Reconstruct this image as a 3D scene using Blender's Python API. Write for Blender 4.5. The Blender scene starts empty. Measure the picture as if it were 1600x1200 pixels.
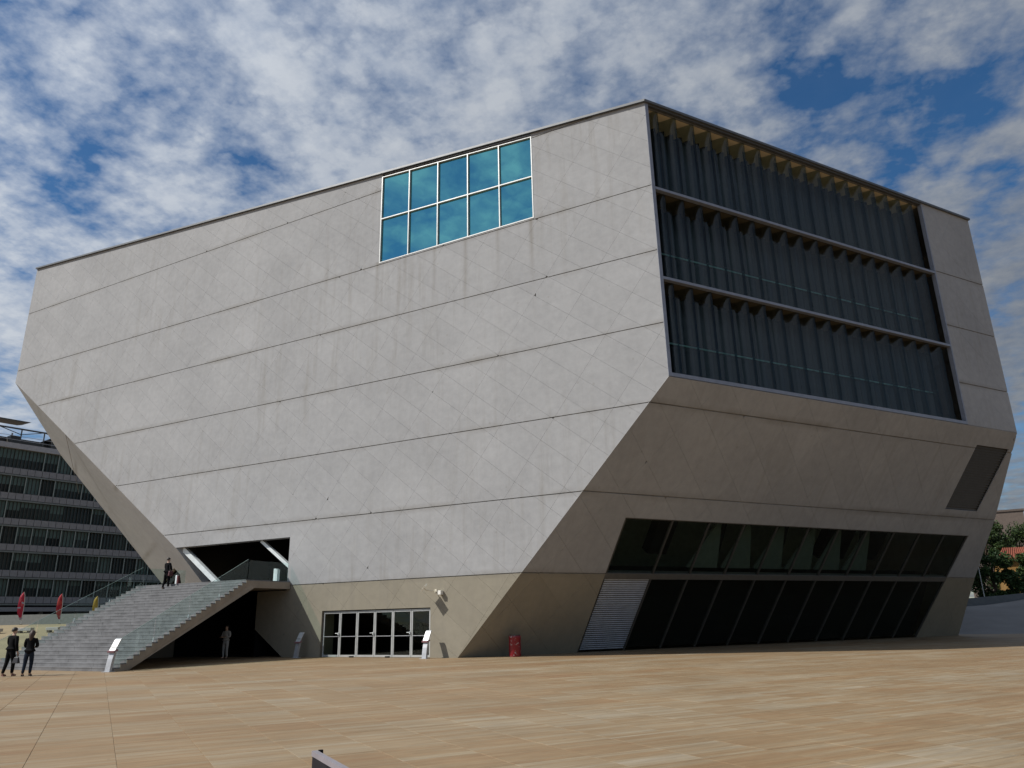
import bpy, bmesh, math, random
from mathutils import Vector, Matrix
R = math.radians
rnd = random.Random(11)
SC = bpy.context.scene
COL = SC.collection

# ------------------------------------------------------------------ camera
PITCH, ROLL, FPX, EYE = R(17.621), R(-1.224), 1165.17, 1.65
cp, sp, cr, sr = math.cos(PITCH), math.sin(PITCH), math.cos(ROLL), math.sin(ROLL)
fw = Vector((0, cp, sp)); up0 = Vector((0, -sp, cp)); r0 = Vector((1, 0, 0))
c_right = cr * r0 + sr * up0
c_up = -sr * r0 + cr * up0
cam_d = bpy.data.cameras.new('camera'); cam = bpy.data.objects.new('camera', cam_d)
COL.objects.link(cam)
m = Matrix((c_right, c_up, -fw)).transposed().to_4x4(); m.translation = (0, 0, EYE)
cam.matrix_world = m
cam_d.sensor_width = 36; cam_d.lens = FPX / 1600 * 36; cam_d.clip_end = 6000; cam_d.clip_start = 0.05
SC.camera = cam
SC.cycles.max_bounces = 6; SC.cycles.diffuse_bounces = 3; SC.cycles.glossy_bounces = 3; SC.cycles.transparent_max_bounces = 10
SC.view_settings.view_transform = 'Standard'; SC.view_settings.look = 'None'
SC.view_settings.exposure = -0.10; SC.view_settings.gamma = 1
SC.view_settings.use_curve_mapping = False

# ------------------------------------------------------------------ frame of the building
AZF, AZR = R(-61.70), R(61.857)
B = Vector((-2.910, 38.316, 0))
uF = Vector((math.sin(AZF), math.cos(AZF), 0))          # along the front wall to the left
nF = Vector((math.cos(AZF), -math.sin(AZF), 0))         # into the front wall
uR = Vector((math.sin(AZR), math.cos(AZR), 0))          # along the glazed end
nR = Vector((uR.y, -uR.x, 0))                           # out of the glazed end
uN = Vector((-uR.y, uR.x, 0))
Z = Vector((0, 0, 1))
def FP(x, d, z): return B - uF * x - nF * d + Z * z      # x right, d out of the wall
CC = FP(11.55, 0, 0)
def RP(u, d, z): return CC + uR * u + nR * d + Z * z
SL = 9.63 / 12.29
nLR = (nR - Z * SL).normalized()
def LP(u, z, off=0.0): return B + uR * u + nR * (SL * z) + Z * z + nLR * off

# ------------------------------------------------------------------ sun and sky
SUN = (-uF + nF - Z * 1.35).normalized()                 # direction the light travels
sl = bpy.data.lights.new('sun', 'SUN'); sun = bpy.data.objects.new('sun', sl); COL.objects.link(sun)
sl.energy = 5.0; sl.angle = R(0.6); sl.color = (1.0, 0.96, 0.90)
sun.rotation_euler = SUN.to_track_quat('-Z', 'Y').to_euler(); sun.location = (-40, -20, 60)
W = bpy.data.worlds.new('World'); SC.world = W; W.use_nodes = True
nt = W.node_tree; nt.nodes.clear()
def N(t, typ, **kw):
    n = t.nodes.new(typ)
    for k, v in kw.items():
        if k == 'inp':
            for a, b in v.items(): n.inputs[a].default_value = b
        else: setattr(n, k, v)
    return n
def L(t, a, b): t.links.new(a, b)
def ramp(t, fac, stops, interp='LINEAR'):
    r = N(t, 'ShaderNodeValToRGB'); r.color_ramp.interpolation = interp
    e = r.color_ramp.elements
    while len(e) < len(stops): e.new(0.5)
    for i, (p, c) in enumerate(stops):
        e[i].position = p; e[i].color = (*c, 1) if len(c) == 3 else c
    L(t, fac, r.inputs[0]); return r.outputs[0]
def math_(t, op, a, b=None, c=None):
    n = N(t, 'ShaderNodeMath', operation=op)
    for i, v in enumerate((a, b, c)):
        if v is None: continue
        if isinstance(v, (int, float)): n.inputs[i].default_value = v
        else: L(t, v, n.inputs[i])
    return n.outputs[0]
def mixc(t, fac, a, b, mode='MIX'):
    n = N(t, 'ShaderNodeMix', data_type='RGBA', blend_type=mode)
    for i, v in ((0, fac), (6, a), (7, b)):
        if isinstance(v, (int, float)): n.inputs[i].default_value = v
        elif isinstance(v, tuple): n.inputs[i].default_value = (*v, 1)
        else: L(t, v, n.inputs[i])
    return n.outputs[2]
sky = N(nt, 'ShaderNodeTexSky', sky_type='NISHITA', sun_disc=False)
sky.sun_elevation = math.asin(-SUN.z); sky.sun_rotation = math.atan2(-SUN.x, -SUN.y) % (2 * math.pi)
sky.air_density = 1.0; sky.dust_density = 0.3; sky.ozone_density = 3.0; sky.altitude = 300
skyc = N(nt, 'ShaderNodeHueSaturation', inp={'Saturation': 1.3, 'Value': 0.092}); L(nt, sky.outputs[0], skyc.inputs['Color'])
tc = N(nt, 'ShaderNodeTexCoord'); sep = N(nt, 'ShaderNodeSeparateXYZ'); L(nt, tc.outputs['Generated'], sep.inputs[0])
zz = math_(nt, 'ADD', math_(nt, 'MAXIMUM', sep.outputs[2], 0.0), 0.16)
com = N(nt, 'ShaderNodeCombineXYZ')
L(nt, math_(nt, 'DIVIDE', sep.outputs[0], zz), com.inputs[0]); L(nt, math_(nt, 'DIVIDE', sep.outputs[1], zz), com.inputs[1])
CLOUD_OFF = (8.8, 3.3, 0)
mp = N(nt, 'ShaderNodeMapping', inp={'Location': CLOUD_OFF, 'Rotation': (0, 0, 0.35), 'Scale': (1.0, 1.0, 1)}); L(nt, com.outputs[0], mp.inputs[0])
n_big = N(nt, 'ShaderNodeTexNoise', inp={'Scale': 1.0, 'Detail': 2.0, 'Roughness': 0.5}); L(nt, mp.outputs[0], n_big.inputs['Vector'])
n_mid = N(nt, 'ShaderNodeTexNoise', inp={'Scale': 6.2, 'Detail': 7.0, 'Roughness': 0.62, 'Distortion': 0.1}); L(nt, mp.outputs[0], n_mid.inputs['Vector'])
n_sh = N(nt, 'ShaderNodeTexNoise', inp={'Scale': 20.0, 'Detail': 4.0, 'Roughness': 0.6}); L(nt, mp.outputs[0], n_sh.inputs['Vector'])
# cloudlets: soft cells pushed about by noise
nw = N(nt, 'ShaderNodeTexNoise', inp={'Scale': 7.0, 'Detail': 4.0, 'Roughness': 0.6}); L(nt, mp.outputs[0], nw.inputs['Vector'])
vw = N(nt, 'ShaderNodeVectorMath', operation='MULTIPLY_ADD'); L(nt, nw.outputs['Color'], vw.inputs[0]); vw.inputs[1].default_value = (0.34, 0.34, 0); L(nt, mp.outputs[0], vw.inputs[2])
vc = N(nt, 'ShaderNodeTexVoronoi', feature='F1', inp={'Scale': 8.5}); L(nt, vw.outputs[0], vc.inputs['Vector'])
puff = math_(nt, 'SUBTRACT', 0.62, vc.outputs['Distance'])
dens = math_(nt, 'ADD', math_(nt, 'MULTIPLY', n_big.outputs[0], 0.62), math_(nt, 'MULTIPLY', n_mid.outputs[0], 0.62))
dens = math_(nt, 'ADD', dens, math_(nt, 'MULTIPLY', n_sh.outputs[0], 0.16))
dens = math_(nt, 'ADD', dens, math_(nt, 'MULTIPLY', puff, 0.30))
cover = ramp(nt, math_(nt, 'SUBTRACT', dens, 0.30), [(0.25, (0.05, 0.05, 0.05)), (0.37, (0.50, 0.50, 0.50)), (0.49, (0.87, 0.87, 0.87)), (0.62, (1, 1, 1))])
cbright = math_(nt, 'ADD', math_(nt, 'MULTIPLY', n_sh.outputs[0], 0.45), math_(nt, 'MULTIPLY', n_mid.outputs[0], 0.55))
ccol = ramp(nt, cbright, [(0.36, (0.44, 0.52, 0.66)), (0.60, (0.72, 0.77, 0.84))])
# clouds are brighter on the sun's side of the sky
sd_ = N(nt, 'ShaderNodeVectorMath', operation='DOT_PRODUCT'); L(nt, tc.outputs['Generated'], sd_.inputs[0]); sd_.inputs[1].default_value = tuple(-SUN)
sg = N(nt, 'ShaderNodeMapRange', inp={1: -0.35, 2: 0.75, 3: 0.34, 4: 1.06}); L(nt, sd_.outputs['Value'], sg.inputs[0])
ccol = mixc(nt, 1.0, ccol, sg.outputs[0], 'MULTIPLY')
skymix = mixc(nt, math_(nt, 'MULTIPLY', cover, 0.95), skyc.outputs[0], ccol)
bg = N(nt, 'ShaderNodeBackground', inp={'Strength': 1.0}); L(nt, skymix, bg.inputs[0])
wo = N(nt, 'ShaderNodeOutputWorld'); L(nt, bg.outputs[0], wo.inputs[0])

# ------------------------------------------------------------------ helpers
def link(o): COL.objects.link(o); return o
def adopt(o, parent):
    if parent is not None:
        o.parent = parent; o.matrix_parent_inverse = WORLD[parent.name].inverted()
    return o
WORLD = {}
def reg(o, mat4=None): WORLD[o.name] = (mat4 or Matrix.Identity(4)).copy(); return o
def thing(name, label, cat, loc=(0, 0, 0), group=None):
    o = bpy.data.objects.new(name, None); link(o); o.empty_display_size = 0.3
    o.location = loc; o['label'] = label; o['category'] = cat
    if group: o['group'] = group
    return reg(o, Matrix.Translation(Vector(loc)))
def obj(name, verts, faces, mat, parent=None, smooth=False, tone=None, kind=None, bev=0.0):
    me = bpy.data.meshes.new(name); me.from_pydata([tuple(v) for v in verts], [], faces); me.update()
    if mat: me.materials.append(mat)
    if tone is not None:
        at = me.attributes.new('tone', 'FLOAT', 'FACE')
        if isinstance(tone, (int, float)): tone = [tone] * len(me.polygons)
        at.data.foreach_set('value', tone)
    if smooth: me.polygons.foreach_set('use_smooth', [True] * len(me.polygons))
    o = bpy.data.objects.new(name, me); link(o); reg(o)
    if bev: 
        b = o.modifiers.new('bevel', 'BEVEL'); b.width = bev; b.segments = 2; b.limit_method = 'ANGLE'
    if kind: o['kind'] = kind
    return adopt(o, parent)
def tag(o, label, cat, group=None):
    o['label'] = label; o['category'] = cat
    if group: o['group'] = group
    return o
class MB:
    def __init__(s): s.v = []; s.f = []
    def add(s, vs, fs):
        k = len(s.v); s.v += [Vector(v) for v in vs]; s.f += [tuple(i + k for i in f) for f in fs]; return s
    def hexa(s, p):      # 8 points: bottom 4 ccw, top 4 ccw
        return s.add(p, [(3, 2, 1, 0), (4, 5, 6, 7), (0, 1, 5, 4), (1, 2, 6, 5), (2, 3, 7, 6), (3, 0, 4, 7)])
    def box(s, fn, a, b):   # fn maps local (i,j,k) to world
        (x0, y0, z0), (x1, y1, z1) = a, b
        return s.hexa([fn(x0, y0, z0), fn(x1, y0, z0), fn(x1, y1, z0), fn(x0, y1, z0), fn(x0, y0, z1), fn(x1, y0, z1), fn(x1, y1, z1), fn(x0, y1, z1)])
    def tube(s, pts, rad, n=8, cap=True):
        pts = [Vector(p) for p in pts]; rs = rad if isinstance(rad, (list, tuple)) else [rad] * len(pts)
        k = len(s.v); ref = Vector((0.31, 0.17, 0.93))
        for i, p in enumerate(pts):
            t = (pts[min(i + 1, len(pts) - 1)] - pts[max(i - 1, 0)]).normalized()
            a = t.cross(ref if abs(t.dot(ref)) < 0.95 else Vector((1, 0, 0))).normalized(); b = t.cross(a)
            for j in range(n):
                g = 2 * math.pi * j / n; s.v.append(p + (a * math.cos(g) + b * math.sin(g)) * rs[i])
        for i in range(len(pts) - 1):
            for j in range(n):
                s.f.append((k + i * n + j, k + i * n + (j + 1) % n, k + (i + 1) * n + (j + 1) % n, k + (i + 1) * n + j))
        if cap:
            s.f.append(tuple(k + j for j in reversed(range(n)))); s.f.append(tuple(k + (len(pts) - 1) * n + j for j in range(n)))
        return s
    def beam(s, p, q, w, h, side):   # rectangular bar from p to q
        p, q = Vector(p), Vector(q); t = (q - p).normalized(); a = (Vector(side) - t * t.dot(Vector(side))).normalized(); b = t.cross(a)
        a = a * w / 2; b = b * h / 2
        return s.hexa([p - a - b, p + a - b, p + a + b, p - a + b, q - a - b, q + a - b, q + a + b, q - a + b])
    def prism(s, pts, off):   # polygon extruded by vector off
        n = len(pts); pts = [Vector(p) for p in pts]
        return s.add(pts + [p + off for p in pts], [tuple(range(n)), tuple(range(2 * n - 1, n - 1, -1))] + [(i, i + n, (i + 1) % n + n, (i + 1) % n) for i in range(n)])
    def build(s, name, mat, parent=None, **kw):
        return obj(name, s.v, s.f, mat, parent, **kw)
def fix_normals(o):
    bm = bmesh.new(); bm.from_mesh(o.data); bmesh.ops.recalc_face_normals(bm, faces=bm.faces); bm.to_mesh(o.data); bm.free(); return o
def XYZ(x, y, z): return Vector((x, y, z))
def place(loc, yaw):
    c, s = math.cos(yaw), math.sin(yaw); loc = Vector(loc)
    return lambda x, y, z: loc + Vector((c * x - s * y, s * x + c * y, z))

# ------------------------------------------------------------------ materials
def new_mat(name):
    mt = bpy.data.materials.new(name); mt.use_nodes = True; t = mt.node_tree
    return mt, t, t.nodes['Principled BSDF']
def simple(name, col, rough=0.6, metal=0.0, var=0.12, scale=3.0, spec=0.5, bump=0.0):
    mt, t, b = new_mat(name)
    g = N(t, 'ShaderNodeTexCoord'); n = N(t, 'ShaderNodeTexNoise', inp={'Scale': scale, 'Detail': 6.0, 'Roughness': 0.6}); L(t, g.outputs['Object'], n.inputs['Vector'])
    lo = tuple(max(0, c * (1 - var)) for c in col); hi = tuple(min(1, c * (1 + var)) for c in col)
    L(t, ramp(t, n.outputs[0], [(0.3, lo), (0.7, hi)]), b.inputs['Base Color'])
    b.inputs['Roughness'].default_value = rough; b.inputs['Metallic'].default_value = metal
    b.inputs['Specular IOR Level'].default_value = spec
    if bump:
        bp = N(t, 'ShaderNodeBump', inp={'Strength': bump, 'Distance': 0.02}); L(t, n.outputs[0], bp.inputs['Height']); L(t, bp.outputs[0], b.inputs['Normal'])
    return mt
def concrete(name, axis, hi, lo, low_band=None):
    """poured concrete: clouding, rain streaks, tie holes, tone of each panel; axis = horizontal direction along the wall"""
    mt, t, b = new_mat(name)
    g = N(t, 'ShaderNodeNewGeometry'); P = g.outputs['Position']
    dt = N(t, 'ShaderNodeVectorMath', operation='DOT_PRODUCT'); L(t, P, dt.inputs[0]); dt.inputs[1].default_value = tuple(axis)
    sp_ = N(t, 'ShaderNodeSeparateXYZ'); L(t, P, sp_.inputs[0]); x, z = dt.outputs['Value'], sp_.outputs[2]
    def vec(a, b_, c=None):
        q = N(t, 'ShaderNodeCombineXYZ'); L(t, a, q.inputs[0]); L(t, b_, q.inputs[1])
        return q.outputs[0]
    v = vec(x, z)
    n1 = N(t, 'ShaderNodeTexNoise', inp={'Scale': 0.22, 'Detail': 7.0, 'Roughness': 0.62}); L(t, v, n1.inputs['Vector'])
    n2 = N(t, 'ShaderNodeTexNoise', inp={'Scale': 2.6, 'Detail': 6.0, 'Roughness': 0.6}); L(t, v, n2.inputs['Vector'])
    vs = vec(math_(t, 'MULTIPLY', x, 2.1), math_(t, 'MULTIPLY', z, 0.16))
    n3 = N(t, 'ShaderNodeTexNoise', inp={'Scale': 1.0, 'Detail': 5.0, 'Roughness': 0.65}); L(t, vs, n3.inputs['Vector'])
    n4 = N(t, 'ShaderNodeTexNoise', inp={'Scale': 0.09, 'Detail': 2.0}); L(t, v, n4.inputs['Vector'])
    f = math_(t, 'ADD', math_(t, 'MULTIPLY', n1.outputs[0], 0.6), math_(t, 'MULTIPLY', n2.outputs[0], 0.4))
    col = ramp(t, f, [(0.32, lo), (0.62, hi)])
    if low_band:
        st = N(t, 'ShaderNodeMapRange', inp={1: 3.825, 2: 3.84, 3: 1.0, 4: 0.0}); L(t, z, st.inputs[0])
        cb = ramp(t, f, [(0.32, tuple(c * 0.82 for c in low_band)), (0.62, low_band)])
        col = mixc(t, st.outputs[0], col, cb)
    # rain streaks, gathered in patches
    s1 = N(t, 'ShaderNodeMapRange', inp={1: 0.50, 2: 0.74, 3: 0.0, 4: 1.0}); L(t, n3.outputs[0], s1.inputs[0])
    s2 = N(t, 'ShaderNodeMapRange', inp={1: 0.40, 2: 0.62, 3: 0.12, 4: 1.0}); L(t, n4.outputs[0], s2.inputs[0])
    col = mixc(t, math_(t, 'MULTIPLY', math_(t, 'MULTIPLY', s1.outputs[0], s2.outputs[0]), 0.42), col, (0.19, 0.175, 0.15))
    # dirt gathered along the pour joints
    dm = None
    for zj in (3.835, 7.41, 11.21, 15.0, 18.83, 22.47, 27.65):
        e = math_(t, 'ABSOLUTE', math_(t, 'SUBTRACT', z, zj)); dm = e if dm is None else math_(t, 'MINIMUM', dm, e)
    jd = N(t, 'ShaderNodeMapRange', inp={1: 0.0, 2: 0.28, 3: 1.0, 4: 0.0}); L(t, dm, jd.inputs[0])
    jn = N(t, 'ShaderNodeMapRange', inp={1: 0.45, 2: 0.65, 3: 0.0, 4: 0.55}); L(t, n1.outputs[0], jn.inputs[0])
    col = mixc(t, math_(t, 'MULTIPLY', jd.outputs[0], jn.outputs[0]), col, (0.14, 0.125, 0.10))
    if low_band and name.startswith('front'):
        # rust-coloured runs below the mullions of the roof window
        xo = B.dot(-uF) + WX0; ph = math_(t, 'DIVIDE', math_(t, 'SUBTRACT', x, xo - 0.16), 2.106); fr = math_(t, 'ABSOLUTE', math_(t, 'SUBTRACT', math_(t, 'FRACT', math_(t, 'ADD', ph, 0.5)), 0.5))
        rm = N(t, 'ShaderNodeMapRange', inp={1: 0.0, 2: 0.09, 3: 1.0, 4: 0.0}); L(t, fr, rm.inputs[0])
        inx = math_(t, 'MULTIPLY', math_(t, 'GREATER_THAN', ph, -0.4), math_(t, 'LESS_THAN', ph, 5.4))
        zr = N(t, 'ShaderNodeMapRange', inp={1: 18.2, 2: 22.4, 3: 0.05, 4: 1.0}); L(t, z, zr.inputs[0]); inz = math_(t, 'LESS_THAN', z, 22.7)
        am = math_(t, 'MULTIPLY', math_(t, 'MULTIPLY', rm.outputs[0], inx), math_(t, 'MULTIPLY', math_(t, 'MULTIPLY', zr.outputs[0], inz), math_(t, 'MULTIPLY', n3.outputs[0], 0.75)))
        col = mixc(t, am, col, (0.15, 0.13, 0.10))
    # tie holes and bug holes
    vo = N(t, 'ShaderNodeTexVoronoi', inp={'Scale': 1.15, 'Randomness': 0.75}); L(t, v, vo.inputs['Vector'])
    h = N(t, 'ShaderNodeMapRange', inp={1: 0.035, 2: 0.09, 3: 0.40, 4: 0.0}); L(t, vo.outputs['Distance'], h.inputs[0])
    col = mixc(t, h.outputs[0], col, (0.22, 0.21, 0.19))
    at = N(t, 'ShaderNodeAttribute', attribute_name='tone'); 
    tn = N(t, 'ShaderNodeMapRange', inp={1: 0.0, 2: 1.0, 3: 0.97, 4: 1.03}); L(t, at.outputs['Fac'], tn.inputs[0])
    col = mixc(t, 1.0, col, tn.outputs[0], 'MULTIPLY')
    L(t, col, b.inputs['Base Color']); b.inputs['Roughness'].default_value = 0.85; b.inputs['Specular IOR Level'].default_value = 0.2
    bp = N(t, 'ShaderNodeBump', inp={'Strength': 0.25, 'Distance': 0.03}); L(t, n2.outputs[0], bp.inputs['Height']); L(t, bp.outputs[0], b.inputs['Normal'])
    return mt
def glass(name, tint, gloss=(1, 1, 1), base=0.04, edge=0.5, rough=0.02, wob=0.0):
    """architectural pane: tinted see-through plus mirror reflection growing towards grazing angles"""
    mt, t, b = new_mat(name); t.nodes.remove(b)
    tr = N(t, 'ShaderNodeBsdfTransparent'); tr.inputs[0].default_value = (*tint, 1)
    gl = N(t, 'ShaderNodeBsdfGlossy', inp={'Roughness': rough}); gl.inputs[0].default_value = (*gloss, 1)
    lw = N(t, 'ShaderNodeLayerWeight', inp={'Blend': 0.25})
    fr = math_(t, 'MULTIPLY_ADD', math_(t, 'POWER', lw.outputs['Facing'], 3.0), edge, base)
    if wob:
        g = N(t, 'ShaderNodeTexCoord'); n = N(t, 'ShaderNodeTexNoise', inp={'Scale': 0.5, 'Detail': 1.0}); L(t, g.outputs['Object'], n.inputs['Vector'])
        bp = N(t, 'ShaderNodeBump', inp={'Strength': wob, 'Distance': 0.1}); L(t, n.outputs[0], bp.inputs['Height']); L(t, bp.outputs[0], gl.inputs['Normal'])
    mx = N(t, 'ShaderNodeMixShader'); L(t, fr, mx.inputs[0]); L(t, tr.outputs[0], mx.inputs[1]); L(t, gl.outputs[0], mx.inputs[2])
    L(t, mx.outputs[0], t.nodes['Material Output'].inputs[0]); return mt
def travertine(name, slabs=True):
    mt, t, b = new_mat(name)
    g = N(t, 'ShaderNodeNewGeometry'); P = g.outputs['Position']
    def dot(ax):
        d = N(t, 'ShaderNodeVectorMath', operation='DOT_PRODUCT'); L(t, P, d.inputs[0]); d.inputs[1].default_value = tuple(ax); return d.outputs['Value']
    u, v = dot(uR), dot(uN)
    at = N(t, 'ShaderNodeAttribute', attribute_name='tone').outputs['Fac']
    w = math_(t, 'MULTIPLY', at, 97.0)
    def stretch(su, sv, ph=1.0):
        q = N(t, 'ShaderNodeCombineXYZ'); L(t, math_(t, 'MULTIPLY', u, su), q.inputs[0]); L(t, math_(t, 'MULTIPLY', v, sv), q.inputs[1])
        L(t, math_(t, 'MULTIPLY', w, ph), q.inputs[2]); return q.outputs[0]
    n1 = N(t, 'ShaderNodeTexNoise', inp={'Scale': 1.0, 'Detail': 5.0, 'Roughness': 0.6}); L(t, stretch(0.20, 4.6), n1.inputs['Vector'])
    n2 = N(t, 'ShaderNodeTexNoise', inp={'Scale': 1.0, 'Detail': 7.0, 'Roughness': 0.7}); L(t, stretch(1.6, 24.0), n2.inputs['Vector'])
    n3 = N(t, 'ShaderNodeTexNoise', inp={'Scale': 1.0, 'Detail': 3.0}); L(t, stretch(0.13, 0.35, 0.0), n3.inputs['Vector'])
    n4 = N(t, 'ShaderNodeTexNoise', inp={'Scale': 1.0, 'Detail': 4.0, 'Roughness': 0.7}); L(t, stretch(9.0, 60.0), n4.inputs['Vector'])
    f = math_(t, 'ADD', math_(t, 'MULTIPLY', n1.outputs[0], 0.66), math_(t, 'MULTIPLY', at, 0.26))
    f = math_(t, 'ADD', f, math_(t, 'MULTIPLY_ADD', n3.outputs[0], 0.22, -0.06))
    col = ramp(t, f, [(0.26, (0.200, 0.112, 0.060)), (0.38, (0.240, 0.151, 0.078)), (0.50, (0.255, 0.177, 0.098)), (0.62, (0.288, 0.227, 0.148)), (0.74, (0.33, 0.277, 0.204))])
    m2 = N(t, 'ShaderNodeMapRange', inp={1: 0.3, 2: 0.7, 3: 0.76, 4: 1.18}); L(t, n2.outputs[0], m2.inputs[0])
    col = mixc(t, 1.0, col, m2.outputs[0], 'MULTIPLY')
    pit = N(t, 'ShaderNodeMapRange', inp={1: 0.62, 2: 0.74, 3: 0.0, 4: 0.55}); L(t, n4.outputs[0], pit.inputs[0])
    col = mixc(t, pit.outputs[0], col, (0.15, 0.11, 0.075))
    n5 = N(t, 'ShaderNodeTexNoise', inp={'Scale': 0.33, 'Detail': 6.0, 'Roughness': 0.65}); L(t, P, n5.inputs['Vector'])
    m5 = N(t, 'ShaderNodeMapRange', inp={1: 0.35, 2: 0.65, 3: 0.88, 4: 1.06}); L(t, n5.outputs[0], m5.inputs[0])
    col = mixc(t, 1.0, col, m5.outputs[0], 'MULTIPLY')
    vg = N(t, 'ShaderNodeTexVoronoi', inp={'Scale': 1.3, 'Randomness': 1.0}); L(t, P, vg.inputs['Vector'])
    gs = N(t, 'ShaderNodeMapRange', inp={1: 0.028, 2: 0.045, 3: 0.45, 4: 0.0}); L(t, vg.outputs['Distance'], gs.inputs[0])
    col = mixc(t, gs.outputs[0], col, (0.09, 0.075, 0.06))
    L(t, col, b.inputs['Base Color']); b.inputs['Roughness'].default_value = 0.62; b.inputs['Specular IOR Level'].default_value = 0.3
    bp = N(t, 'ShaderNodeBump', inp={'Strength': 0.2, 'Distance': 0.01}); L(t, n2.outputs[0], bp.inputs['Height']); L(t, bp.outputs[0], b.inputs['Normal'])
    return mt
M = {}
WX0 = -5.68
CH, CL, CB = (0.338, 0.340, 0.343), (0.262, 0.264, 0.268), (0.262, 0.238, 0.186)
M['concF'] = concrete('front concrete', -uF, CH, CL, CB)
M['concR'] = concrete('end concrete', uR, CH, CL, CB)
M['concL'] = concrete('underside concrete', nF, CH, CL, CB)
M['joint'] = simple('joint', (0.20, 0.19, 0.175), 0.9, scale=0.6, var=0.4)
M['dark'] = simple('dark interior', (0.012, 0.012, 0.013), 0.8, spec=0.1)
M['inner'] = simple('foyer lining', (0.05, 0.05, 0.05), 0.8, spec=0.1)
M['hall'] = simple('hall lining', (0.36, 0.42, 0.38), 0.9, spec=0.1)
M['alu'] = simple('aluminium', (0.42, 0.43, 0.45), 0.45, 0.3)
M['frame'] = simple('blue grey frame', (0.24, 0.26, 0.31), 0.5, 0.3)
M['skin2'] = simple('inner glass skin', (0.022, 0.029, 0.033), 0.25, spec=0.5)
M['edge'] = simple('glass edge', (0.16, 0.24, 0.22), 0.2)
M['aluw'] = simple('pale aluminium', (0.43, 0.44, 0.43), 0.4, 0.2)
M['alud'] = simple('dark bronze frame', (0.07, 0.068, 0.062), 0.5, 0.3)
M['copd'] = simple('coping', (0.11, 0.115, 0.12), 0.5, 0.4)
M['bronze'] = simple('soffit with painted shade', (0.075, 0.06, 0.035), 0.7)  # darker copy of the ochre soffit; shade of the deep beams painted in
M['soffit'] = simple('ochre soffit', (0.60, 0.50, 0.33), 0.8, var=0.05)
M['teal'] = glass('teal reflective pane', (0.02, 0.05, 0.055), (0.17, 0.52, 0.55), 0.86, 0.1, 0.01, 0.05)
M['wave'] = glass('corrugated glass', (0.50, 0.57, 0.58), (0.95, 0.98, 0.98), 0.028, 0.36, 0.10)
M['pane'] = glass('dark pane', (0.60, 0.68, 0.63), (0.9, 1, 0.95), 0.035, 0.35, 0.01, 0.03)
M['bal'] = glass('balustrade glass', (0.90, 0.965, 0.955), (0.9, 1, 0.98), 0.03, 0.35, 0.01)
M['granite'] = simple('step granite', (0.145, 0.145, 0.148), 0.75, var=0.3, scale=1.6, bump=0.1)
M['stairc'] = simple('stair concrete', (0.27, 0.228, 0.18), 0.85, var=0.15, scale=1.2, bump=0.1)
M['steel'] = simple('white steel', (0.62, 0.66, 0.66), 0.4, 0.1)
M['louver'] = simple('louver metal', (0.085, 0.08, 0.072), 0.6, 0.3)
M['shutter'] = simple('shutter metal', (0.46, 0.51, 0.60), 0.45, 0.2)
M['trav'] = travertine('travertine')
def ptname(o): return o

# ------------------------------------------------------------------ polygon helpers
def clip(poly, a, b, c):       # keep a*x+b*y<=c
    out = []
    for i in range(len(poly)):
        p, q = poly[i], poly[(i + 1) % len(poly)]
        dp, dq = a * p[0] + b * p[1] - c, a * q[0] + b * q[1] - c
        if dp <= 0: out.append(p)
        if (dp < 0 < dq) or (dq < 0 < dp):
            s = dp / (dp - dq); out.append((p[0] + (q[0] - p[0]) * s, p[1] + (q[1] - p[1]) * s))
    return out
def area(poly): return 0.5 * abs(sum(poly[i][0] * poly[(i + 1) % len(poly)][1] - poly[(i + 1) % len(poly)][0] * poly[i][1] for i in range(len(poly)))) if len(poly) > 2 else 0
def subtract(polys, hole):     # hole: list of half planes (a,b,c) whose intersection is removed
    out = []
    for p in polys:
        rest = p
        for (a, b, c) in hole:
            o = clip(rest, -a, -b, -c)
            if area(o) > 1e-4: out.append(o)
            rest = clip(rest, a, b, c)
            if area(rest) < 1e-4: break
    return out
def rect_hole(x0, x1, y0, y1): return [(-1, 0, -x0), (1, 0, x1), (0, -1, -y0), (0, 1, y1)]
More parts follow.
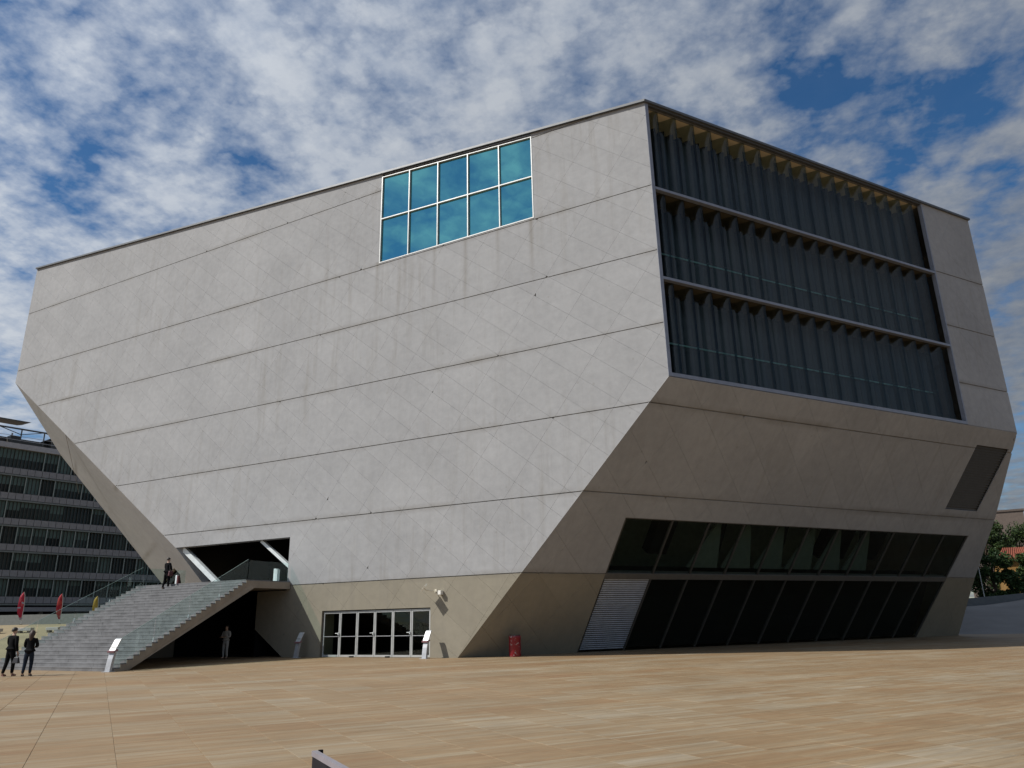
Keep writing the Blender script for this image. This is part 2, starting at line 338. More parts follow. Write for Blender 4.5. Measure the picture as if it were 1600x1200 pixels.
def clad(name, parent, regions, mp3, off, ang, a, b, gap, mat, cap=300, origin=(0, 0)):
    """cut the wall regions (convex polygons, grouped per lift) into formwork panels, each its own slab"""
    ca, sa = math.cos(ang), math.sin(ang); items = []
    for reg_ in regions:
        pts = [p for q in reg_ for p in q]
        us = [((x - origin[0]) * ca + (y - origin[1]) * sa) for x, y in pts]; vs = [(-(x - origin[0]) * sa + (y - origin[1]) * ca) for x, y in pts]
        for i in range(math.floor(min(us) / a), math.ceil(max(us) / a)):
            for j in range(math.floor(min(vs) / b), math.ceil(max(vs) / b)):
                cell = [(i * a + gap, j * b + gap), ((i + 1) * a - gap, j * b + gap), ((i + 1) * a - gap, (j + 1) * b - gap), (i * a + gap, (j + 1) * b - gap)]
                cell = [(origin[0] + p * ca - q * sa, origin[1] + p * sa + q * ca) for p, q in cell]
                got = []
                for q in reg_:
                    c = cell
                    n = len(q); ccw = sum(q[k][0] * q[(k + 1) % n][1] - q[(k + 1) % n][0] * q[k][1] for k in range(n)) > 0
                    for k in range(n):
                        (x0, y0), (x1, y1) = q[k], q[(k + 1) % n]
                        aa, bb = (y1 - y0), -(x1 - x0)
                        if not ccw: aa, bb = -aa, -bb
                        c = clip(c, aa, bb, aa * x0 + bb * y0)
                        if len(c) < 3: break
                    if area(c) > 0.01: got.append(c)
                if got: items.append((sum(area(c) for c in got), got))
    rr = random.Random(5)
    items.sort(key=lambda t: -t[0])
    rest = MB(); rt = []
    for k, (ar, got) in enumerate(items):
        mb = MB() if k < cap else rest
        tone = min(1, max(0, rr.gauss(0.5, 0.22)))
        for c in got:
            n0 = len(mb.f); mb.prism([mp3(x, y) for x, y in c], off)
            if k >= cap: rt += [tone] * (len(mb.f) - n0)
        if k < cap: mb.build(name, mat, parent, tone=tone)
    if rest.v: rest.build(name, mat, parent, tone=rt, kind='stuff')

# ================================================================== SETTING
# ground sheet
gm = simple('ground joints', (0.16, 0.12, 0.085), 0.9, scale=0.4)
S = 2500
g = obj('ground', [(-S, -S, -0.014), (S, -S, -0.014), (S, S, -0.014), (-S, S, -0.014)], [(0, 1, 2, 3)], M['trav'], tone=0.4)
g['kind'] = 'structure'
# travertine slabs, joints aligned across the rows
pav = obj('plaza_paving', [(-45, -4, -0.010), (75, -4, -0.010), (75, 75, -0.010), (-45, 75, -0.010)], [(0, 1, 2, 3)], gm); pav['kind'] = 'structure'
sr_ = random.Random(3); slabs = []
PU, PV = 1.055, 0.98
for j in range(-2, 80):
    run = sr_.random()
    for i in range(-70, 90):
        if sr_.random() < 0.30: run = 0.35 * run + 0.65 * sr_.random()
        tone = min(1, max(0, 0.8 * run + 0.2 * sr_.random()))
        cu, cv = 0.42 + PU * (i + 0.5), PV * (j + 0.5)
        cpt = uR * cu + uN * cv
        if not (-44 < cpt.x < 74 and -3 < cpt.y < 74): continue
        slabs.append((cpt, tone))
def fov_key(p):
    ang_ok = abs(math.atan2(p.x, p.y)) < R(38) and p.y > 6.8
    return (0 if ang_ok else 1, p.length)
slabs.sort(key=lambda s: fov_key(s[0]))
far = MB(); ft = []
for k, (cpt, tone) in enumerate(slabs):
    gp = 0.0023; hu, hv = PU / 2 - gp, PV / 2 - gp; dz = sr_.uniform(-0.0012, 0.0012); ch = 0.003
    def q(a, b, z): return cpt + uR * a + uN * b + Z * z
    vs = [q(-hu, -hv, -0.02), q(hu, -hv, -0.02), q(hu, hv, -0.02), q(-hu, hv, -0.02),
          q(-hu, -hv, dz - ch), q(hu, -hv, dz - ch), q(hu, hv, dz - ch), q(-hu, hv, dz - ch),
          q(-hu + ch, -hv + ch, dz), q(hu - ch, -hv + ch, dz), q(hu - ch, hv - ch, dz), q(-hu + ch, hv - ch, dz)]
    fs = [(8, 9, 10, 11)] + [(a, (a + 1) % 4, (a + 1) % 4 + 4, a + 4) for a in range(4)] + [(a + 4, (a + 1) % 4 + 4, (a + 1) % 4 + 8, a + 8) for a in range(4)]
    if k < 300: obj('paving_slab', vs, fs, M['trav'], pav, tone=tone)
    else: far.add(vs, fs); ft += [tone] * len(fs)
far.build('paving_slab', M['trav'], pav, tone=ft, kind='stuff')
# rising ground left and right
def ss(t): t = min(1, max(0, t)); return t * t * (3 - 2 * t)
def mound(name, x0, x1, y0, y1, fz, mat, n=46):
    vs, fs = [], []
    for i in range(n + 1):
        for j in range(n + 1):
            x = x0 + (x1 - x0) * i / n; y = y0 + (y1 - y0) * j / n; vs.append((x, y, fz(x, y)))
    for i in range(n):
        for j in range(n): fs.append((i * (n + 1) + j, (i + 1) * (n + 1) + j, (i + 1) * (n + 1) + j + 1, i * (n + 1) + j + 1))
    o = obj(name, vs, fs, mat, smooth=True, tone=0.45); o['kind'] = 'structure'; return o
mL = simple('rising plaza stone', (0.26, 0.205, 0.115), 0.8, scale=0.25, var=0.15)
mR = simple('plaza stone with painted shade', (0.15, 0.145, 0.14), 0.85, scale=0.3, var=0.18)  # copy of the plaza stone, darkened so the building's shade sits in its colour
def zL(x, y): return -0.03 + 2.32 * ss((y - 50) / 30) * ss((-27 - x) / 9)
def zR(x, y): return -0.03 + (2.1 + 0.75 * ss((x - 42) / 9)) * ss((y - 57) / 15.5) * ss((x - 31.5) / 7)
mound('plaza_mound_left', -140, -26, 46, 150, zL, mL)
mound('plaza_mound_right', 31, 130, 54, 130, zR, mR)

# ================================================================== MAIN BUILDING
bld = thing('concert_hall', 'huge faceted pale concrete building tapering to its base, with glass corner wall', 'building', B)
TL2, TR2, C2, A2, F02 = (-43.75, 31.94), (11.55, 27.46), (11.55, 12.29), (-43.82, 21.46), (-11.52, 0.0)
HULL = [(0, 0.0), C2, TR2, TL2, A2, F02]
WIN = (-5.68, 4.85, 22.56); DOOR = (-8.76, -1.62, 2.38); OPT = 6.54; OPX = -11.5; UX, UZ = -13.76, 3.55
HOLES = [rect_hole(WIN[0], WIN[1], WIN[2], 60), rect_hole(DOOR[0], DOOR[1], -1, DOOR[2]), rect_hole(-80, OPX, UZ, OPT), rect_hole(-80, UX, -1, UZ)]
JZ = [0.0, 3.835, 7.41, 11.21, 15.0, 18.83, 22.47, 27.65, 40]
lifts = []
for k in range(len(JZ) - 1):
    p = clip(clip(HULL, 0, -1, -(JZ[k] + (0.022 if k else 0))), 0, 1, JZ[k + 1] - 0.022)
    if area(p) < 0.2: continue
    ps = [p]
    for h in HOLES: ps = subtract(ps, h)
    lifts.append(ps)
core = [HULL]
for h in HOLES: core = subtract(core, h)
mb = MB()
for p in core: mb.add([FP(x, -0.05, z) for x, z in p], [tuple(range(len(p)))])
front = mb.build('front_wall', M['joint'], bld)
clad('concrete_panel', front, lifts, lambda x, z: FP(x, 0, z), nF * 0.05, R(52), 1.22, 2.44, 0.0034, M['concF'], 300)
# thin raking pour lines in the upper left
# front wall reveals: opening, window head
mb = MB()
def quad(m, *p): m.add(p, [tuple(range(len(p)))])
quad(mb, FP(OPX, 0, UZ), FP(OPX, 0, OPT), FP(OPX, -1.2, OPT), FP(OPX, -1.2, UZ))
quad(mb, FP(OPX, 0, OPT), FP(-21.3, 0, OPT), FP(-21.3, -0.55, OPT), FP(OPX, -0.55, OPT))
mb.build('opening_reveal', M['concL'], bld)
# roof window
rw = obj('roof_window', [FP(WIN[0], -0.6, 22.5), FP(WIN[1], -0.6, 22.5), FP(WIN[1], -0.6, 27.9), FP(WIN[0], -0.6, 28.7)], [(0, 1, 2, 3)], M['dark'], bld)
def roofz(x): return 27.46 + (11.55 - x) * (31.94 - 27.46) / 55.3
wx = [WIN[0] + (WIN[1] - WIN[0]) * i / 5 for i in range(6)]
for i in range(5):
    for j in range(2):
        x0, x1 = wx[i] + 0.05, wx[i + 1] - 0.05
        def zz_(x, t): zt = roofz(x) - 0.25; return 22.64 + (zt - 22.64) * t
        a, b_ = (0.012, 0.488) if j == 0 else (0.512, 0.988)
        tl = [rnd.uniform(-0.01, 0.01) for _ in range(2)]
        obj('pane', [FP(x0, -0.10 + tl[0], zz_(x0, a)), FP(x1, -0.10 + tl[1], zz_(x1, a)), FP(x1, -0.10 + tl[1], zz_(x1, b_)), FP(x0, -0.10 + tl[0], zz_(x0, b_))], [(0, 1, 2, 3)], M['teal'], rw)
for i in range(6):
    MB().box(FP, (wx[i] - 0.03, -0.13, 22.56), (wx[i] + 0.03, 0.02, roofz(wx[i]) - 0.2)).build('mullion', M['aluw'], rw)
for t in (0.0, 0.5, 1.0):
    p0, p1 = wx[0], wx[5]
    za, zb = 22.60 + (roofz(p0) - 0.25 - 22.60) * t, 22.60 + (roofz(p1) - 0.25 - 22.60) * t
    MB().beam(FP(p0, -0.055, za), FP(p1, -0.055, zb), 0.06, 0.145, Z).build('transom', M['aluw'], rw)
# entrance doors
DW = (DOOR[1] - DOOR[0] - 0.10) / 6
mb = MB(); 
quad(mb, FP(DOOR[0], 0, 0), FP(DOOR[0], 0, DOOR[2]), FP(DOOR[0], -1.0, DOOR[2]), FP(DOOR[0], -1.0, 0)); quad(mb, FP(DOOR[1], 0, 0), FP(DOOR[1], 0, DOOR[2]), FP(DOOR[1], -1.0, DOOR[2]), FP(DOOR[1], -1.0, 0))
quad(mb, FP(DOOR[0], 0, DOOR[2]), FP(DOOR[1], 0, DOOR[2]), FP(DOOR[1], -1.0, DOOR[2]), FP(DOOR[0], -1.0, DOOR[2]))
mb.build('door_reveal', M['concF'], bld)
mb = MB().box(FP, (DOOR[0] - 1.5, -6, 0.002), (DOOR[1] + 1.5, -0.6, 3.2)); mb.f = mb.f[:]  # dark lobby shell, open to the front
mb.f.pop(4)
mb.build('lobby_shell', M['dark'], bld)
for i in range(6):
    x0 = DOOR[0] + 0.05 + DW * i; x1 = x0 + DW
    fr = MB(); e = 0.012; w = 0.07
    fr.box(FP, (x0 + e, -0.16, 0.02), (x0 + e + w, -0.10, 2.33)); fr.box(FP, (x1 - e - w, -0.16, 0.02), (x1 - e, -0.10, 2.33))
    fr.box(FP, (x0 + e + w, -0.16, 2.22), (x1 - e - w, -0.10, 2.33)); fr.box(FP, (x0 + e + w, -0.16, 0.02), (x1 - e - w, -0.10, 0.12))
    d = fr.build('door', M['aluw'], bld)
    obj('pane', [FP(x0 + e + w, -0.13, 0.12), FP(x1 - e - w, -0.13, 0.12), FP(x1 - e - w, -0.13, 2.22), FP(x0 + e + w, -0.13, 2.22)], [(0, 1, 2, 3)], M['pane'], d)
    MB().box(FP, (x0 + e + w, -0.095, 1.03), (x1 - e - w, -0.065, 1.058)).build('push_bar', M['alu'], d)
    if i % 2 == 0: MB().box(FP, (x1 - e - 0.07, -0.10, 1.12), (x1 - e - 0.02, -0.03, 1.24)).tube([FP(x1 - 0.06, -0.03, 1.2), FP(x1 - 0.24, -0.03, 1.2)], 0.018).build('handle', M['steel'], d)
    if i in (1, 3): MB().box(FP, (x1 - 0.27, 0.0, 0.004), (x1 - 0.06, 0.14, 0.07)).build('door_stop', M['dark'], d)
# roof coping
mb = MB()
for (p, q) in ((FP(*[TL2[0], 0.06, TL2[1]]), FP(11.60, 0.06, 27.46)),):
    mb.beam(p, q, 0.13, 0.2, Z)
mb.beam(RP(-0.05, 0.03, 27.46), RP(27.85, 0.03, 27.46), 0.14, 0.2, Z)
mb.build('roof_coping', M['copd'], bld)
# glazed end: outer frame, three tiers of corrugated glass
gw = obj('glass_wall', [RP(0.0, -4.5, 12.2), RP(22.8, -4.5, 12.2), RP(22.8, -4.5, 27.3), RP(0.0, -4.5, 27.3)], [(0, 1, 2, 3)], M['hall'], bld)
GX = 22.75; TIER = [12.33, 17.37, 22.36, 27.38]
for i, z in enumerate(TIER):
    h = 0.18 if i in (0,) else 0.14
    if i < 3: MB().box(RP, (0.2, -0.24, z - (0.0 if i == 0 else h / 2)), (GX - 0.12, 0.012, z + (h if i == 0 else h / 2))).build('frame_bar', M['frame'], gw)
MB().box(RP, (0.002, -0.24, 12.33), (0.2, 0.014, 27.40)).build('frame_bar', M['frame'], gw)
MB().box(RP, (GX - 0.12, -0.24, 12.33), (GX - 0.01, 0.014, 27.40)).build('frame_bar', M['frame'], gw)
MB().box(RP, (0.2, -0.16, 27.30), (GX - 0.12, 0.012, 27.40)).build('frame_bar', M['copd'], gw)
NW, SEG = 18, 10
def wave(u): 
    t = (u - 0.3) / (GX - 0.5) * NW * 2 * math.pi
    return -0.52 - 0.34 * math.cos(t)
def wave2(u): return -1.55 - 0.20 * math.cos((u - 0.3) / (GX - 0.5) * NW * 4 * math.pi + 1.0)
for k in range(3):
    z0, z1 = TIER[k] + (0.18 if k == 0 else 0.07), TIER[k + 1] - (0.0 if k == 2 else 0.07)
    if k == 2: z1 = 27.296
    vs, fs = [], []; n = NW * SEG
    for i in range(n + 1):
        u = 0.27 + (GX - 0.44) * i / n; vs += [RP(u, wave(u), z0), RP(u, wave(u), z1 - 0.01)]
    fs = [(2 * i, 2 * i + 2, 2 * i + 3, 2 * i + 1) for i in range(n)]
    obj('corrugated_glass', vs, fs, M['wave'], gw, smooth=True)
    obj('soffit', [RP(0.02, -0.28, z1), RP(GX, -0.28, z1), RP(GX, -4.4, z1), RP(0.02, -4.4, z1)], [(0, 1, 2, 3)], M['soffit'] if k == 2 else M['bronze'], gw)
    obj('ledge', [RP(0.02, -0.28, z0), RP(GX, -0.28, z0), RP(GX, -4.4, z0), RP(0.02, -4.4, z0)], [(3, 2, 1, 0)], M['inner'], gw)
    # second glass skin and rail behind
    vs = []
    for i in range(n + 1):
        u = 0.27 + (GX - 0.44) * i / n; vs += [RP(u, wave2(u), z0), RP(u, wave2(u), z1)]
    obj('inner_skin', vs, fs, M['skin2'], gw, smooth=True)
    if k < 2: MB().box(RP, (0.4, -1.33, z0 + 2.05), (GX - 0.4, -1.30, z0 + 2.12)).build('rail', simple('rail%d' % k, (0.20, 0.40, 0.38), 0.4, var=0.5), gw)
# solid strip right of the glass
rj = [12.29, 14.99, 18.78, 22.5, 27.46]
mb = MB(); mb.add([RP(GX, -0.05, 12.29), RP(27.8, -0.05, 12.29), RP(27.8, -0.05, 27.46), RP(GX, -0.05, 27.46)], [(0, 1, 2, 3)])
endw = mb.build('end_wall', M['joint'], bld)
reg_ = [[[(GX, rj[k] + 0.03), (27.8, rj[k] + 0.03), (27.8, rj[k + 1] - 0.03), (GX, rj[k + 1] - 0.03)]] for k in range(4)]
clad('concrete_panel', endw, reg_, lambda u, z: RP(u, 0, z), nR * -0.05, R(52), 2.44, 3.6, 0.0025, M['concR'])
# sloped underside with the big window
SW = (6.82, 34.6, 6.40); VENT = (30.85, 34.2, 7.83, 11.38)
LHULL = [(0, 0), (39.3, 0), (37.66, 3.835), (36.5, 7.45), (34.18, 12.29), (6.38, 12.29)]
lj = [0, 3.835, 7.42, 11.21, 12.29]
lh = [rect_hole(SW[0], SW[1], -1, SW[2]), rect_hole(*VENT)]
regs = []
for k in range(4):
    ps = [clip(clip(LHULL, 0, -1, -(lj[k] + (0.025 if k else 0))), 0, 1, lj[k + 1] - (0.025 if k < 3 else 0))]
    for h in lh: ps = subtract(ps, h)
    regs.append(ps)
ps = [LHULL]
for h in lh: ps = subtract(ps, h)
mb = MB()
for p in ps: mb.add([LP(u, z, -0.05) for u, z in p], [tuple(range(len(p)))])
und = mb.build('sloped_wall', M['joint'], bld)
clad('concrete_panel', und, regs, lambda u, z: LP(u, z), nLR * -0.05, R(52), 1.6, 2.44, 0.003, M['concR'])
# its window: panes, mullions, transom
sw = obj('sloped_window', [LP(SW[0] - 1, -0.1, -0.9) - nR * 7, LP(SW[1] + 1, -0.1, -0.9) - nR * 7, LP(SW[1] + 1, 8, -0.9) - nR * 9, LP(SW[0] - 1, 8, -0.9) - nR * 9], [(0, 1, 2, 3)], M['hall'], bld)
mu = [6.88] + [9.85 + 2.475 * i for i in range(10)] + [34.54]
for tier, (z0, z1) in enumerate(((0.03, 3.57), (3.84, 6.33))):
    for i in range(11):
        if tier == 0 and i == 0: continue
        tl = rnd.uniform(-0.006, 0.006)
        obj('pane', [LP(mu[i] + 0.035, z0, -0.09 + tl), LP(mu[i + 1] - 0.035, z0, -0.09), LP(mu[i + 1] - 0.035, z1, -0.09 + tl), LP(mu[i] + 0.035, z1, -0.09)], [(0, 1, 2, 3)], M['pane'], sw)
for i, u in enumerate(mu):
    for (z0, z1) in ((0.01, 3.57), (3.84, 6.36)):
        MB().box(lambda a, o, z: LP(a, z, o), (u - 0.04, -0.16, z0), (u + 0.04, -0.02, z1)).build('mullion', M['alud'], sw)
MB().box(lambda a, o, z: LP(a, z, o), (SW[0], -0.3, 3.572), (SW[1], -0.012, 3.838)).build('transom', simple('transom bronze', (0.10, 0.095, 0.085), 0.6), sw)
MB().box(lambda a, o, z: LP(a, z, o), (SW[0], -0.3, 6.345), (SW[1], -0.02, 6.40)).build('head_frame', M['alud'], sw)
obj('floor_edge', [LP(SW[0], 3.6, -0.3), LP(SW[1], 3.6, -0.3), LP(SW[1], 3.6, -0.3) - nR * 7, LP(SW[0], 3.6, -0.3) - nR * 7], [(0, 1, 2, 3)], M['inner'], sw)
obj('lower_lining', [LP(SW[0], 0.01, -0.25), LP(SW[1], 0.01, -0.25), LP(SW[1], 3.59, -1.2), LP(SW[0], 3.59, -1.2)], [(0, 1, 2, 3)], M['dark'], sw)
for i in range(3, 9):
    u = mu[i] + 0.6
    MB().beam(LP(u, 3.62, -1.6), LP(u + 1.3 * (1 if i % 2 else -1) * 0.5, 7.6, -3.0), 0.22, 0.22, uR).build('inner_strut', M['dark'], sw)
pale = simple('painted lit wall', (0.10, 0.125, 0.112), 0.8)  # pale triangles added to brighten the interior, standing for its lit wall
for i in range(2, 8):
    u = mu[i]
    mb = MB().prism([LP(u + 0.15, 3.9, -0.55), LP(u + 2.3, 3.9, -0.55), LP(u + 1.5 + 0.15 * (i % 3), 6.25, -1.1)], nLR * -0.1); fix_normals(mb.build('lit_wall_patch', pale, sw))
for (a, w_) in ((7.2, 1.1), (11.0, 1.3), (24.5, 2.4), (28.4, 1.6)):
    MB().box(lambda x, o, z: LP(x, z, o), (a, -2.8, 3.7), (a + w_, -2.2, 5.7)).build('inner_partition', M['dark'], sw)
# roller shutter bay
sh = obj('roller_shutter', [LP(6.92, 0.02, -0.14), LP(9.81, 0.02, -0.14), LP(9.81, 3.57, -0.14), LP(6.92, 3.57, -0.14)], [(0, 1, 2, 3)], M['alud'], bld)
ns = 34
for i in range(ns):
    z0 = 0.03 + 3.52 * i / ns; z1 = z0 + 3.52 / ns
    obj('slat', [LP(6.92, z0, -0.125), LP(9.80, z0, -0.125), LP(9.80, z0 + 0.05, -0.09), LP(6.92, z0 + 0.05, -0.09), LP(9.80, z1 - 0.006, -0.098), LP(6.92, z1 - 0.006, -0.098)], [(0, 1, 2, 3), (3, 2, 4, 5)], M['shutter'], sh)
# louvred vent
ve = obj('louvre_vent', [LP(VENT[0] - .02, VENT[2] - .02, -0.35), LP(VENT[1] + .02, VENT[2] - .02, -0.35), LP(VENT[1] + .02, VENT[3] + .02, -0.35), LP(VENT[0] - .02, VENT[3] + .02, -0.35)], [(0, 1, 2, 3)], M['dark'], bld)
for i in range(26):
    z0 = VENT[2] + 0.03 + (VENT[3] - VENT[2] - 0.05) * i / 26
    obj('louvre_slat', [LP(VENT[0], z0, -0.05), LP(VENT[1], z0, -0.05), LP(VENT[1], z0 + 0.13, -0.20), LP(VENT[0], z0 + 0.13, -0.20)], [(0, 1, 2, 3)], M['louver'], ve)
# left underside wall, leaning out behind the stairs
Lp = [(-43.82, 0, 21.46), (-46.674, -6.362, 16.795), (-38.218, -12.0, 5.362), (-36.33, -10.74, 5.40), (-26.86, -4.297, 5.761), (-26.16, -4.288, 5.305), (-28.51, -6.34, 4.755), (-27.0, -5.9, 4.1), (-20.05, -1.352, 4.271), (-21.3, 0, 6.535)]
Lw = [FP(*p) for p in Lp]
nL = Vector((-0.679, -0.375, -0.632))
mb = MB(); mb.prism(Lw, nL * -0.5)
lo = fix_normals(mb.build('underside_wall', M['concL'], bld, tone=0.5))
mb = MB()
for p, q in (((-35.4, 0, 15.87), (-43.9, -6.9, 13.1)),):
    mb.beam(FP(*p) + nL * 0.004, FP(*q) + nL * 0.004, 0.05, 0.012, Z)
mb.build('pour_joint', M['joint'], bld)
# roof and hidden rear walls
BLt, BRt, BLg, BRg = Vector((-28, 95, 31.5)), Vector((30, 86, 27.2)), Vector((-20, 90, 0)), Vector((30, 80, 0))
tl, tr, rr_, rb, e4 = FP(-43.75, -0.05, 31.9), FP(11.5, -0.05, 27.4), RP(27.8, -0.05, 27.4), RP(27.8, -0.05, 12.29), LP(39.3, 0, -0.05)
obj('roof', [tl, tr, rr_, BRt, BLt], [(0, 1, 4), (1, 2, 3), (1, 3, 4)], M['concR'], bld, tone=0.5)
Vv, Ww = Lw[1], Lw[2]
obj('rear_wall', [tl, FP(-43.82, -0.05, 21.46), Vv, BLt, Ww, BLg, BRt, BRg, rr_, rb, e4, LP(37.66, 3.835, -.05), LP(36.5, 7.45, -.05)],
    [(0, 1, 2, 3), (2, 4, 5, 3), (3, 5, 7, 6), (8, 6, 9), (9, 6, 12), (12, 6, 11), (11, 6, 7), (11, 7, 10)], M['concR'], bld, tone=0.5)
# foyer behind the opening, passage under the landing
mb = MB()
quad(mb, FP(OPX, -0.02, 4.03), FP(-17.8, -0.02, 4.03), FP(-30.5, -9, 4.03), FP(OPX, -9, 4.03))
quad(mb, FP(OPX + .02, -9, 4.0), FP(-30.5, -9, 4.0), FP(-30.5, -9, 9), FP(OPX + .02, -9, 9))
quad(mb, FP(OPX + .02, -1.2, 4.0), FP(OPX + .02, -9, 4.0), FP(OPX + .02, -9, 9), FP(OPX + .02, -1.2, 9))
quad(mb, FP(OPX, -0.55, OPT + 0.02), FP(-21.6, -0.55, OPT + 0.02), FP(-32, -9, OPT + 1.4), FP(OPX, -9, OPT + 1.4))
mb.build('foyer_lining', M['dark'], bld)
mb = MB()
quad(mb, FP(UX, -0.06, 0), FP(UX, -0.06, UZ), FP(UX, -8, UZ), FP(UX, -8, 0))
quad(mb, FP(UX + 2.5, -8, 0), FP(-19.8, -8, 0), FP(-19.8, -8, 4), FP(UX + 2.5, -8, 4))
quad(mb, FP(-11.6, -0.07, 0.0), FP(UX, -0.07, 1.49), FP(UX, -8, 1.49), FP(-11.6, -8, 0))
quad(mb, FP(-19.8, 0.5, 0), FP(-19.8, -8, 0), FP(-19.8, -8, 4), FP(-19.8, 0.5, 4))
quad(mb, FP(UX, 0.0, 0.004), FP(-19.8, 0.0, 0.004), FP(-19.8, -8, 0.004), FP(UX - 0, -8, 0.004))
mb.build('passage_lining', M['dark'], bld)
MB().beam(FP(-21.15, -0.45, 6.53), FP(-17.45, -0.45, 4.06), 0.26, 0.30, nF).build('brace', M['steel'], bld)
MB().beam(FP(-14.2, -0.45, 6.53), FP(-11.55, -0.45, 4.75), 0.22, 0.18, nF).build('brace', M['steel'], bld)

# ================================================================== STAIRCASE
NS, RH = 26, 4.03 / 26
D0, D1 = 11.6, 3.0; TD = (D0 - D1) / NS
def xr(d): return -9.25 - (D0 - d) * 1.95 / (D0 - D1)
def xl(d): return -18.6 - (D0 - d) * 1.6 / (D0 - D1)
stair = thing('staircase', 'broad grey stone staircase with glass sides climbing to the dark foyer opening', 'staircase', FP(-14, 8, 0))
for i in range(NS):
    d0 = D0 - TD * i; d1 = d0 - TD - 0.03; z0, z1 = RH * i - 0.03, RH * (i + 1)
    if i == 0: z0 = 0.001
    cuts = [0.0]
    while cuts[-1] < 1: cuts.append(cuts[-1] + rnd.uniform(0.12, 0.27))
    cuts = cuts[:-1] + [1.0] if cuts[-2] < 0.93 else cuts[:-2] + [1.0]
    mb = MB()
    for a, b_ in zip(cuts[:-1], cuts[1:]):
        def X(d, t): return xr(d) + (xl(d) - xr(d)) * t
        g0, g1 = a + 0.0006, b_ - 0.0006; o = rnd.uniform(0, 0.004)
        zt = z1 - 0.045
        # riser block set back under a nosing slab
        mb.hexa([FP(X(d0, g0), d0 - 0.008, z0), FP(X(d0, g1), d0 - 0.008, z0), FP(X(d1, g1), d1, z0), FP(X(d1, g0), d1, z0), FP(X(d0, g0), d0 - 0.008, zt), FP(X(d0, g1), d0 - 0.008, zt), FP(X(d1, g1), d1, zt), FP(X(d1, g0), d1, zt)])
        mb.hexa([FP(X(d0, g0), d0 + o, zt + .004), FP(X(d0, g1), d0 + o, zt + .004), FP(X(d1, g1), d1, zt + .004), FP(X(d1, g0), d1, zt + .004), FP(X(d0, g0), d0 + o, z1), FP(X(d0, g1), d0 + o, z1), FP(X(d1, g1), d1, z1), FP(X(d1, g0), d1, z1)])
    fix_normals(mb.build('step', M['granite'], stair))
# sloped carrying slab, landing slab, closed left cheek
def slabpt(xf, d, zoff): return FP(xf(d), d, 4.03 * (D0 - d) / (D0 - D1) + zoff)
mb = MB()
o = 0.004
side = [(D0 - 0.42, 0.001), (D1 + 0.01, 4.03 - RH - 0.05), (D1 - 0.02, 3.98), (0.05, 3.98), (0.05, 3.62), (D1 - 0.35, 3.62), (D0 - 0.80, 0.0)]
r_ = [FP(xr(max(d, D1)) + o, d, z) for d, z in side]; l_ = [FP(xl(max(d, D1)) - o, d, z) for d, z in side]
n = len(side)
mb.add(r_ + l_, [tuple(range(n)), tuple(range(2 * n - 1, n - 1, -1))] + [(i, i + n, (i + 1) % n + n, (i + 1) % n) for i in range(n)])
fix_normals(mb.build('carrying_slab', M['stairc'], stair))
# stepped end pieces of the slab
mb = MB()
for i in range(NS):
    d0 = D0 - TD * i
    mb.hexa([FP(xr(d0) + 0.02, d0 - 0.01, max(0.001, RH * i - 0.30)), FP(xr(d0) - 0.12, d0 - 0.01, max(0.001, RH * i - 0.30)), FP(xr(d0 - TD) - 0.12, d0 - TD - 0.01, max(0.002, RH * i - 0.14)), FP(xr(d0 - TD) + 0.02, d0 - TD - 0.01, max(0.002, RH * i - 0.14)),
             FP(xr(d0) + 0.02, d0 - 0.01, RH * (i + 1) - 0.05), FP(xr(d0) - 0.12, d0 - 0.01, RH * (i + 1) - 0.05), FP(xr(d0 - TD) - 0.12, d0 - TD - 0.01, RH * (i + 1) - 0.05), FP(xr(d0 - TD) + 0.02, d0 - TD - 0.01, RH * (i + 1) - 0.05)])
fix_normals(mb.build('string_edge', M['stairc'], stair))
MB().box(FP, (xr(D1) + 0.004, 0.06, 3.985), (xl(D1) - 0.004, D1 - 0.02, 4.03)).build('landing', M['granite'], stair)
mb = MB()
mb.prism([FP(xl(D0 - 0.8) + 0.1, D0 - 0.8, 0), FP(xl(D1) + 0.1, D1 - 0.3, 0), FP(xl(D1) + 0.1, 0.05, 0), FP(xl(D1) + 0.1, 0.05, 3.61), FP(xl(D1) + 0.1, D1 - 0.3, 3.61)], -uF * 0.25)
fix_normals(mb.build('cheek_wall', M['stairc'], stair))
# glass balustrades
def bal(xf, inset):
    ds = [D0 - 0.1, D0 - 2.2, D0 - 4.3, D0 - 6.4, D1 + 0.05]
    for a, b_ in zip(ds[:-1], ds[1:]):
        a2, b2 = a - 0.03, b_ + 0.03
        p0, p1 = slabpt(xf, a2, 0.12) + uF * inset, slabpt(xf, b2, 0.12) + uF * inset
        mb = MB(); th = uF * 0.02
        mb.hexa([p0, p0 + th, p1 + th, p1, p0 + Z * 0.98, p0 + th + Z * 0.98, p1 + th + Z * 0.98, p1 + Z * 0.98]); fix_normals(mb.build('glass_panel', M['bal'], stair))
        MB().beam(p0 + th * 0.5 + Z * 0.985, p1 + th * 0.5 + Z * 0.985, 0.026, 0.012, uF).build('glass_edge', M['edge'], stair)
    x = xf(D1); 
    for a, b_ in ((D1 - 0.02, 1.55), (1.5, 0.1)):
        mb = MB(); mb.box(FP, (x - inset, b_, 4.04), (x - inset - 0.02, a, 5.06)); fix_normals(mb.build('glass_panel', M['bal'], stair))
bal(xr, 0.16); bal(xl, -0.2)
mb = MB()
for dd in (D0 - 0.1, D0 - 2.2, D0 - 4.3, D0 - 6.4):
    for xf, ins in ((xr, 0.16), (xl, -0.2)):
        p = slabpt(xf, dd, 0.12) + uF * (ins + 0.01); mb.tube([p - Z * 0.05, p + Z * 0.12], 0.03, 6)
mb.build('clamp', M['steel'], stair)

